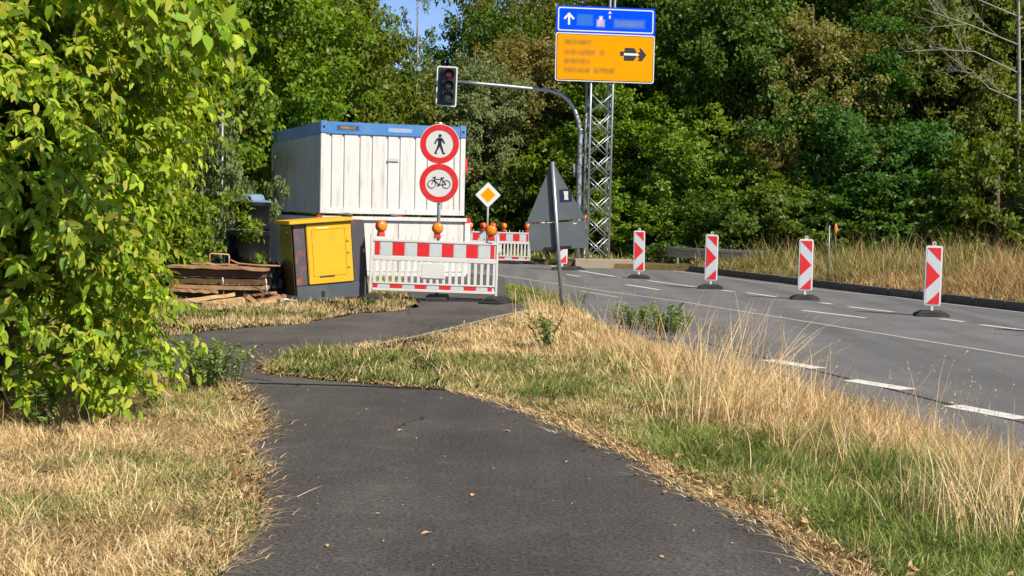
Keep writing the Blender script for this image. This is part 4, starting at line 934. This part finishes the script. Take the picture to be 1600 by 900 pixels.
# ------------------------------------------------------------------ weeds and tall tufts
def tuft(name, label, p, n, hm, spread, leanm, pal, w=.006, cat='grass tuft', curl=.25, heads=False, head_dir=None):
    x = p[0] + rng.normal(0, spread, n); y = p[1] + rng.normal(0, spread, n); h = hm * rng.uniform(.45, 1.1, n)
    hd = None if head_dir is None else rng.normal(head_dir, .5, n)
    me = blades(name, x, y, h, np.full(n, w) * rng.uniform(.6, 1.2, n), np.abs(rng.normal(0, leanm, n)) if head_dir is None else np.clip(rng.normal(leanm, .18, n), 0, 1.3), pick(pal, n), curl=curl, heading=hd, seg=4)
    return tag(link(name, me, M_grass), label, cat, kind='stuff')
tp = G(1118, 655, 0)
tuft('tall_grass_tuft', 'tallest clump of dry straw stalks in the middle of the right verge', (tp.x, tp.y), 190, 1.05, .20, .20, STRAW[[0, 1, 3, 5]], .006)
tuft('tall_grass_tuft', 'dry stalks leaning right over the road from the tallest clump', (tp.x + .15, tp.y + .1), 80, 1.2, .10, .75, STRAW[[0, 1, 3, 5]], .006, head_dir=.1)
tuft('tall_grass_tuft', 'loose dry stalks just right of the tallest clump', (tp.x + .55, tp.y + .2), 160, .62, .25, .35, STRAW[[0, 3, 5]], .006)
q1 = G(1398, 700, 0); tuft('tall_grass_tuft', 'single long stalks bending right above the verge grass', (q1.x, q1.y), 7, .75, .10, .35, STRAW[[1, 2]], .006, head_dir=.1)
for px, py, n, hh, lab in ((1560, 830, 260, .55, 'dense dry straw clump at the right edge of the photo'), (1490, 790, 160, .5, 'dry straw clump left of the one at the right edge'), (1330, 720, 120, .42, 'dry straw clump behind the green grass on the verge')):
    q1 = G(px, py, 0); tuft('tall_grass_tuft', lab, (q1.x, q1.y), n, hh, .22, .3, STRAW[[0, 1, 3, 5]], .005)
LFV = np.array([[0, 0, 0], [-.24, .25, .05], [0, .28, -.02], [.24, .25, .05], [-.21, .62, .03], [0, .62, -.03], [.21, .62, .03], [0, 1, -.12]])
LFF = [(0, 3, 2), (0, 2, 1), (2, 3, 6, 5), (1, 2, 5, 4), (5, 6, 7), (4, 5, 7)]
def weed(name, label, p, n_st, hh, spread, ls, pal, cat='plant', per=26):
    t = thing(name, label, cat, p)
    b = MB(); pos, axs, cols = [], [], []
    for i in range(n_st):
        a = random.random() * 6.28; r0 = random.random() * spread * .4; L_ = hh * random.uniform(.6, 1.1); ln = random.uniform(.1, .8)
        p0 = Vector((math.cos(a) * r0, math.sin(a) * r0, 0)); p1 = p0 + Vector((math.cos(a) * ln * L_ * .4, math.sin(a) * ln * L_ * .4, L_ * .6)); p2 = p1 + Vector((math.cos(a) * ln * L_ * .4, math.sin(a) * ln * L_ * .4, L_ * .35))
        b.tube([p0, p1, p2], [.005, .004, .002], 5)
        for k in range(per):
            s_ = random.uniform(.12, 1); q = p0.lerp(p1, s_ * 2) if s_ < .5 else p1.lerp(p2, s_ * 2 - 1); b2 = random.random() * 6.28
            pos.append(tuple(q)); axs.append((math.cos(b2), math.sin(b2), random.uniform(-.3, .9)))
    n = len(pos); axs = nrm(np.array(axs)); no = nrm(np.array([0, 0, 1.]) + rng.normal(0, .4, (n, 3))); sz = rng.uniform(.6, 1.2, n) * ls
    b.build('stem', M_bark, t); me = scatter_mesh('leaves', LFV, LFF, frames(axs, no, sz, sz * .6), np.array(pos), pick(pal, n, .2)); link('leaves', me, M_grass, t, 'stuff'); return t
GL = np.array([[.09, .17, .03], [.14, .22, .04], [.07, .13, .03], [.2, .24, .05]])
weed('weed', 'dark leafy weed in the middle of the verge behind the green grass', G(858, 545, -.01), 12, .42, .22, .055, GL * 1.3, per=50)
weed('weed', 'spreading leafy weed at the right end of the verge in front of the road', G(1045, 524, -.02), 30, .42, .8, .06, GL * 1.5, per=55)
weed('weed', 'low leafy weed left of the spreading one on the verge', G(985, 514, -.02), 20, .32, .7, .055, GL * 1.4, per=50)
weed('weed', 'green bushy weed at the left corner of the path below the bush', G(322, 604, -.01), 60, .42, .95, .05, GL * 1.7, per=34)
weed('weed', 'small weed at the foot of the leaning sign post', G(903, 474, -.02), 8, .25, .3, .04, GL * 1.4)
weed('weed', 'low green weeds in front of the left barrier foot', G(575, 478, -.01), 7, .12, .3, .05, GL)
weed('weed', 'small leafy weed under the near end of the bush at the left edge', G(55, 668, -.01), 8, .35, .3, .08, GL * 1.4)
q1 = G(1305, 432, 0); q1.z = ZF
q1 = P(1305, 380, 33.5); q1.z = ZF
t = thing('flower_spike', 'single orange flower spike rising from the tan grass', 'flower', q1)
MB().tube([(0, 0, 0), (.02, 0, .7), (.0, 0, 1.15)], .012, 6).build('stem', mat('green_stem', (.12, .17, .05), .6), t)
MB().lathe([(.0, 1.38), (.02, 1.36), (.045, 1.28), (.04, 1.18), (.015, 1.10)], 10).build('flower_head', mat('orange_petals', (.75, .22, .04), .6, var=.4, scale=40), t)
o = MB().tube([(q1.x - .14, q1.y, ZF), (q1.x - .15, q1.y, 1.38)], .018, 8).build('marker_stake', M_pole, None); tag(o, 'thin grey stake beside the orange flower spike', 'stake')

# ------------------------------------------------------------------ trees
def leafcloud(name, cen, sig, per, size, pal, out_c, flat=.65, droop=.2, tmpl=0):
    K = len(cen); n = K * per; c = np.repeat(cen, per, axis=0); s_ = np.repeat(sig, per)[:, None]
    off = rng.normal(0, 1, (n, 3)) * s_ * np.array([1, 1, flat]); pos = c + off
    out = nrm(pos - out_c); nrml = nrm(out * .9 + rng.normal(0, .5, (n, 3)) + np.array([0, 0, .4])); ax = nrm(rng.normal(0, 1, (n, 3)) + out * .4 - np.array([0, 0, droop * 2]))
    L_ = rng.uniform(.65, 1.25, n) * size; br_ = np.repeat(rng.normal(1, .13, K), per)
    col = pick(pal, n, .10) * br_[:, None]
    if tmpl == 0: tv, tf = np.array([[0, 0, 0], [-.5, .45, .1], [0, 1, -.1], [.5, .5, .1]]), [(0, 3, 2, 1)]
    else: tv, tf = LFV, LFF
    return scatter_mesh(name, tv, tf, frames(ax, nrml, L_, L_ * (.62 if tmpl == 0 else .75)), pos, np.clip(col, .005, 1))
PAL1 = np.array([[1, 1, 1], [.8, .9, .8], [1.25, 1.15, .9], [.65, .8, .7], [1.5, 1.3, .9]])
def crown_template(seed, R, Hc, z0, nb, nt, nl, leaf, top=.8, sparse=1.0, lobes=.3):
    r = np.random.default_rng(seed)
    d = nrm(r.normal(0, 1, (nb, 3))); d[:, 2] = np.abs(d[:, 2]) * np.where(r.random(nb) < .62, 1, -1)
    rad = r.uniform(.45, 1, nb) ** .5 * (1 + r.normal(0, lobes * .5, nb))
    zc_ = z0 + Hc * .45; B_ = np.stack([d[:, 0] * R * rad, d[:, 1] * R * rad, zc_ + d[:, 2] * Hc * .52 * rad], 1)
    tp_ = np.clip((B_[:, 2] - z0) / Hc, 0, 1); tap = 1 - top * np.clip(tp_ - .45, 0, 1); B_[:, :2] *= tap[:, None]; B_[:, 2] = np.maximum(B_[:, 2], z0 + .05)
    T_ = np.repeat(B_, nt, axis=0) + r.normal(0, 1, (nb * nt, 3)) * R * np.array([.17, .17, .11]); T_[:, 2] = np.maximum(T_[:, 2], z0)
    me = leafcloud('crown', T_, r.uniform(.5, 1.2, len(T_)) * R * .062, nl, leaf, PAL1, np.array([0, 0, zc_]))
    b = MB(); b.tube([(0, 0, -.2), (R * .02, 0, z0 + Hc * .25), (R * -.03, .02, z0 + Hc * .6), (0, 0, z0 + Hc * .92)], [R * .055, R * .045, R * .028, R * .008], 8)
    for i in range(0, nb, 2):
        q = B_[i]; zr_ = min(q[2] * .75, z0 + Hc * .8); b.tube([(0, 0, zr_), (q[0] * .5, q[1] * .5, zr_ * .6 + q[2] * .4), tuple(q)], [R * .018, R * .011, R * .004], 5)
    return me, b.mesh('trunk')
TPL = [crown_template(11, 3.2, 9.6, .3, 78, 12, 54, .17), crown_template(12, 3.5, 9.0, .5, 74, 13, 56, .18, lobes=.5), crown_template(13, 2.8, 10.0, .2, 76, 11, 54, .16, top=.95), crown_template(14, 3.8, 8.4, .4, 78, 13, 54, .18, lobes=.6)]
TSP = crown_template(15, 1.7, 8.8, 1.5, 30, 5, 14, .17, lobes=.7)      # sparse
SHR = [crown_template(16, 1.7, 2.6, .05, 34, 7, 44, .13, top=.3), crown_template(17, 1.5, 2.2, .05, 30, 7, 44, .12, top=.2, lobes=.6)]
KM = {k: leafmat('leaves_' + k, c_, trans=.42) for k, c_ in dict(green=(.135, .200, .022), bright=(.21, .285, .024), dark=(.10, .175, .022), olive=(.185, .215, .034), autumn=(.27, .245, .065), pale=(.23, .27, .11), teal=(.085, .18, .030)).items()}
def tree(px, D, h, rs, kind, label, tpl=None, group='trees of the roadside wood', name='tree', z=0., cat='tree', bark=None):
    cr, tk = tpl or TPL[tree.k % 4]; tree.k += 1
    p = P(px, 300, D); t = thing(name, label, cat, (p.x, D, z), random.random() * 6.28, group); s_ = h / 10.
    c = bpy.data.objects.new('crown', cr); C.objects.link(c); c.parent = t; c.scale = (rs, rs, s_)
    if not cr.materials: cr.materials.append(M_leaf)
    c.material_slots[0].link = 'OBJECT'; c.material_slots[0].material = KM[kind]
    k = bpy.data.objects.new('trunk', tk); C.objects.link(k); k.parent = t; k.scale = (rs, rs, s_)
    if not tk.materials: tk.materials.append(M_bark)
    k.material_slots[0].link = 'OBJECT'; k.material_slots[0].material = bark or M_bark
    return t
tree.k = 0
tr = [
 (345, 38, 10.5, 1.0, 'bright', 'yellow green tree rising behind the left bush above the drums'),
 (430, 44, 11.5, 1.0, 'green', 'green tree directly behind the left half of the container'),
 (392, 50, 13.5, 1.1, 'olive', 'olive brown topped tree behind the big left bush'),
 (478, 47, 9.6, .85, 'olive', 'olive tinged tree above the blue corner of the container'),
 (500, 50, 12.2, .70, 'green', 'deep green tree just left of the gap of blue sky'),
 (610, 60, 7.7, .9, 'olive', 'low rounded tree under the gap of blue sky'),
 (690, 58, 7.6, .9, 'green', 'low green tree behind the traffic signal head'),
 (775, 58, 11.8, .85, 'green', 'tall dark green tree just right of the gap of blue sky'),
 (738, 50, 7.9, .6, 'pale', 'pale grey green willow like tree behind the signal arm'),
 (835, 53, 8.8, .9, 'autumn', 'brownish autumn tree behind the curved arm of the signal mast'),
 (885, 66, 12.8, 1.1, 'olive', 'thin topped olive tree left of the blue direction board'),
 (985, 50, 8.2, .9, 'bright', 'bright green tree directly right of the lattice mast'),
 (1050, 55, 13.5, 1.1, 'green', 'tall green tree rising right of the amber board'),
 (1035, 48, 6.0, .8, 'bright', 'lower bright tree above the smallest row beacon'),
 (1130, 49, 11.5, 1.0, 'dark', 'broad dark green tree above the second beacon'),
 (1195, 56, 14.0, 1.1, 'green', 'tall green tree at the back left of the brown tree'),
 (1262, 49, 9.6, .85, 'autumn', 'brown tinged tree above the third beacon'),
 (1330, 48, 7.6, .9, 'teal', 'bluish green tree right of the brown tinged tree'),
 (1350, 57, 14.5, 1.1, 'dark', 'very dark tall tree behind the bluish green one'),
 (1405, 54, 14.0, 1.05, 'olive', 'high olive yellow tree at the top right'),
 (1450, 50, 9.8, .95, 'olive', 'green tree above the nearest beacon'),
 (1525, 51, 12.5, 1.0, 'olive', 'olive tree left of the bare pale branches'),
 (1595, 52, 13.5, 1.0, 'dark', 'green tree behind the bare pale branches at the right edge'),
 (1670, 50, 11.0, .9, 'dark', 'dark tree cut off by the right edge of the photo')]
for px, D, h, rs, kd, lab in tr: tree(px, D, h, rs, kd, lab)
for px, D, h in ((300, 62, 14), (380, 66, 15), (445, 68, 14.5), (585, 78, 9), (640, 84, 9), (700, 84, 9.3), (870, 76, 13), (760, 84, 9.6), (915, 74, 15), (990, 70, 15), (1070, 68, 16), (1150, 66, 16), (1230, 66, 16), (1310, 64, 16), (1390, 64, 16), (1470, 64, 16), (1550, 64, 16), (1640, 62, 16)):
    tree(px, D, h, 1.35, 'dark' if (px // 10) % 3 else 'green', 'dark tree in the back row of the wood, mostly hidden by nearer crowns', group='back row of the wood')
tree(648, 56, 10.6, .75, 'pale', 'slender nearly bare tree standing in the gap of blue sky', tpl=TSP, bark=M_pbark)
tree(905, 58, 12.5, 1.2, 'olive', 'thin leaved tree with sky showing through above the blue board', tpl=TSP)
for i, (px, D, h, r_s, kd, lab) in enumerate(((965, 46.5, 2.2, 1, 'bright', 'small shrub at the foot of the lattice mast'), (1015, 48, 3.2, 1.1, 'green', 'rounded shrub behind the smallest row beacon'), (1060, 46, 2.0, 1, 'bright', 'low shrub between the first and second beacon'), (1140, 44, 2.6, 1.2, 'dark', 'dark shrub behind the tan grass left of the third beacon'), (1215, 45, 2.8, 1.3, 'green', 'green shrub behind the tan grass beside the third beacon'), (1300, 45, 2.8, 1.3, 'dark', 'dark shrub behind the orange flower spike'), (1385, 45.5, 3.0, 1.4, 'dark', 'dark shrub behind the grass left of the nearest beacon'), (1470, 46, 3.6, 1.5, 'olive', 'olive shrub behind the nearest beacon'), (1560, 44.2, 4.4, 1.4, 'green', 'green shrub behind the grass near the right edge'), (1630, 46, 3.8, 1.6, 'dark', 'dark shrub at the right edge behind the grass'),
        (740, 50, 3.2, 1.3, 'dark', 'dark shrub in the shaded hollow right of the container'), (800, 51, 3.6, 1.3, 'dark', 'dark shrub in the hollow above the distant barrier'), (862, 50, 3.2, 1.2, 'dark', 'dark shrub behind the grey triangle sign'), (925, 52, 3.0, 1.2, 'green', 'green shrub seen through the lattice mast'),
        (318, 30, 3.2, .62, 'pale', 'greyish leafed shrub by the thin pole at the edge of the left bush'), (290, 27, 2.2, .8, 'bright', 'small yellow green shrub behind the wood pile'), (352, 41, 3.4, .9, 'green', 'green shrub behind the black drums'))):
    tree(px, D, h * 10 / 2.6, r_s, kd, lab, tpl=SHR[i % 2], group='shrubs along the edge of the wood', name='shrub', cat='shrub')
# bare pale tree at the right edge
p = P(1592, 300, 46.2)
t = thing('bare_tree', 'bare pale branched tree at the upper right edge of the photo', 'tree', (p.x, 46.2, 0), group='trees of the roadside wood')
b = MB(); random.seed(5)
b.tube([(0, 0, 0), (-.05, 0, 3), (-.12, 0, 5), (-.22, 0, 7), (-.3, 0, 9.5)], [.065, .055, .045, .032, .015], 8); b.build('trunk', M_pbark, t)
def twig(b, p0, d, L_, r, dep):
    p1 = p0 + d * L_ * .5 + Vector((0, 0, random.uniform(-.02, .1) * L_)); p2 = p1 + (d + Vector((random.gauss(0, .25), random.gauss(0, .25), random.gauss(.1, .25)))).normalized() * L_ * .5
    b.tube([p0, p1, p2], [r, r * .75, r * .4], 5, caps=False)
    if dep:
        for _ in range(4):
            s_ = random.uniform(.2, 1); q = p0.lerp(p1, s_ * 2) if s_ < .5 else p1.lerp(p2, s_ * 2 - 1); twig(b, q, (d + Vector((random.gauss(0, .6), random.gauss(0, .6), random.gauss(.25, .5)))).normalized(), L_ * .5, r * .5, dep - 1)
t.scale = (1.3, 1.3, 1.3)
for z, a_, L_ in ((4.2, 185, 1.6), (4.9, 175, 2.3), (5.6, 190, 2.6), (6.3, 170, 2.2), (6.0, 10, 1.8), (7.0, 160, 2.0), (7.5, 200, 1.7), (5.2, 320, 1.6), (8.2, 150, 1.3)):
    bb = MB(); twig(bb, Vector((-.05 - (z - 3) * .04, 0, z)), Vector((math.cos(R_(a_)), math.sin(R_(a_)) * .6, .28)).normalized(), L_, .020, 3); bb.build('branch', M_pbark, t)

# ------------------------------------------------------------------ the big leafy bush on the left
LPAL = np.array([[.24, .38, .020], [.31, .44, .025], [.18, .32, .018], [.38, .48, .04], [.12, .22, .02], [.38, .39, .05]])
M_bush = leafmat('bush_leaves', trans=.42, rough=.55, hue=.03, spec=.3)
def bush(name, label, cen, rad, h, n_tw, per, ls, seed, n_big=0, extra=None):
    r = np.random.default_rng(seed); t = thing(name, label, 'bush', cen)
    # twig roots near the surface of an uneven upright body
    th = r.uniform(0, 2 * np.pi, n_tw); zz_ = r.uniform(.0, 1, n_tw) ** .85 * h
    u = zz_ / h; prof = np.interp(u, [0, .06, .2, .45, .75, 1], [.82, .88, .93, .98, 1.10, .75])
    lob = 1 + .22 * np.sin(th * 3 + zz_ * 1.7 + seed) + .14 * np.sin(th * 7 - zz_ * 3.1) + .08 * r.normal(0, 1, n_tw)
    dep = r.uniform(.5, 1.0, n_tw) ** .45
    rx = rad * prof * lob * dep
    root = np.stack([np.cos(th) * rx, np.sin(th) * rx, zz_ + .14], 1)
    outd = np.stack([np.cos(th), np.sin(th), r.uniform(-.1, .5, n_tw)], 1); outd = nrm(outd + r.normal(0, .3, (n_tw, 3)))
    if extra is not None:
        root = np.concatenate([root, extra[0]]); outd = np.concatenate([outd, nrm(extra[1])]); n_tw = len(root)
    L_ = r.uniform(.18, .42, n_tw) * (ls / .09) ** .5
    s_ = np.tile(np.linspace(.08, 1, per), n_tw); R0 = np.repeat(root, per, axis=0); O0 = np.repeat(outd, per, axis=0); LL = np.repeat(L_, per)
    pos = R0 + O0 * (s_ * LL)[:, None] + np.stack([0 * s_, 0 * s_, -.45 * (s_ ** 2) * LL], 1)
    pos[:, 2] = np.maximum(pos[:, 2], .10 + .1 * r.random(len(pos)))
    tang = nrm(O0 + np.stack([0 * s_, 0 * s_, -.9 * s_], 1)); side = nrm(np.cross(tang, [0, 0, 1.])) * np.where(np.arange(len(s_)) % 2, 1, -1)[:, None]
    ax = nrm(tang * .5 + side * .6 + np.array([0, 0, -1.0]) * r.uniform(-.1, 1.25, (len(s_), 1)) + r.normal(0, .42, (len(s_), 3)))
    no = nrm(O0 * .7 + side * .2 + r.normal(0, .45, (len(s_), 3)) + np.array([0, 0, .55]))
    sz = ls * r.uniform(.45, 1.3, len(s_)); tb = np.repeat(r.normal(1, .14, n_tw), per)
    if extra is not None: sz[-len(extra[0]) * per:] *= 1.3
    col = LPAL[r.integers(0, len(LPAL), len(s_))] * (1 + r.normal(0, .1, (len(s_), 1))) * tb[:, None]; col = np.clip(col, .01, .9)
    Fm = frames(ax, no, sz, sz * r.uniform(.75, 1.05, len(s_)))
    keep = np.ones(len(s_), bool)
    if n_big:
        w_ = pos + np.array(cen); dist = np.hypot(w_[:, 0], w_[:, 1]); inview = (w_[:, 0] > -w_[:, 1] * .36 + .05) & ((w_[:, 2] - 1.6) < w_[:, 1] * .15)
        dirn = np.einsum('ij,ij->i', pos[:, :2], -np.array(cen)[None, :2]) / (np.linalg.norm(pos[:, :2], axis=1) * np.linalg.norm(cen[:2]) + 1e-6)
        score = sz / dist * np.where(inview, 1, 0) * np.where(np.linalg.norm(pos[:, :2], axis=1) > rad * .75, 1, .1) * np.where(dirn > .2, 1, .2)
        big = np.argsort(-score)[:n_big]; keep[big] = False
        vm = []
        for c_ in LPAL: m_ = npmesh('leaf', LFV, np.concatenate([np.array(f) for f in LFF]), [len(f) for f in LFF], np.tile(c_, (8, 1))); m_.materials.append(M_bush); vm.append(m_)
        for q in big:
            o = bpy.data.objects.new('leaf', vm[int(r.integers(0, 6))]); C.objects.link(o); o.parent = t
            M4 = Matrix([[Fm[q, i, 0], Fm[q, i, 1], Fm[q, i, 2], pos[q, i]] for i in range(3)] + [[0, 0, 0, 1]]); o.matrix_local = M4
    link('foliage', scatter_mesh('foliage', LFV, LFF, Fm[keep], pos[keep], col[keep]), M_bush, t, 'stuff')
    # inner leaves, colours halved to paint in the interior's shade; stems
    ni = 1400; th = r.uniform(0, 6.28, ni); zi = r.uniform(.2, 1, ni) * h * .95; ri = rad * .62 * r.uniform(0, 1, ni) ** .5 * np.interp(zi / h, [0, .5, 1], [.7, 1, .6])
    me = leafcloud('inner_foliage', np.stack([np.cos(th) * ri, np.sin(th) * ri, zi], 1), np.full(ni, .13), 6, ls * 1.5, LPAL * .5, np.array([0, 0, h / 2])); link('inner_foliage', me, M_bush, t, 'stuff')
    b = MB(); rr = random.Random(seed)
    for k in range(16):
        a = rr.random() * 6.28; q = rr.uniform(.3, .85) * rad; hz = rr.uniform(.55, .95) * h
        b.tube([(math.cos(a) * .15, math.sin(a) * .15, -.1), (math.cos(a) * q * .5, math.sin(a) * q * .5, hz * .45), (math.cos(a + .2) * q, math.sin(a + .2) * q, hz)], [.03, .02, .007], 6)
    sel = np.random.default_rng(seed + 1).choice(n_tw, min(n_tw, 700), replace=False)
    for i in sel: b.tube([tuple(root[i] - outd[i] * .15), tuple(root[i] + outd[i] * L_[i] * .5 + np.array([0, 0, -.1 * L_[i]])), tuple(root[i] + outd[i] * L_[i] + np.array([0, 0, -.43 * L_[i]]))], [.006, .005, .003], 4, caps=False)
    b.build('stems', M_bark, t); return t
# sprigs hanging in from above, nearer to the camera
ex_p, ex_d = [], []
cenA = (-4.08, 10.7, 0)
for px, py, D in [(120, -10, 8.6), (150, -5, 8.5), (175, 5, 8.6), (205, 0, 8.4), (225, -10, 8.5), (240, 8, 8.8), (262, 12, 9.0), (290, 25, 9.0), (310, 42, 9.0), (322, 55, 9.1), (100, -30, 8.6), (60, -20, 8.4), (330, 70, 9.2)]:
    p = P(px, py, D)
    for _ in range(5): ex_p.append((p.x - cenA[0] + random.gauss(0, .07), p.y - cenA[1] + random.gauss(0, .1), p.z + random.gauss(.05, .06))); ex_d.append((random.gauss(.7, .3), random.gauss(-.5, .3), random.gauss(.05, .2)))
bush('leafy_bush', 'big yellow green leafy bush filling the left foreground', cenA, 1.32, 4.9, 4800, 12, .096, 21, 300, (np.array(ex_p), np.array(ex_d)))
bush('leafy_bush', 'middle leafy bush between the foreground bush and the wood pile', (-5.6, 14.6, 0), 1.6, 5.6, 3600, 12, .092, 22)
bush('leafy_bush', 'farthest of the leafy bushes, reaching over the wood pile', (-7.0, 19.5, 0), 1.9, 7.4, 3000, 12, .11, 23)
bush('leafy_bush', 'leafy bush behind the wood pile and left of the drums', (-8.2, 25.5, 0), 2.0, 8.0, 1800, 11, .14, 24)
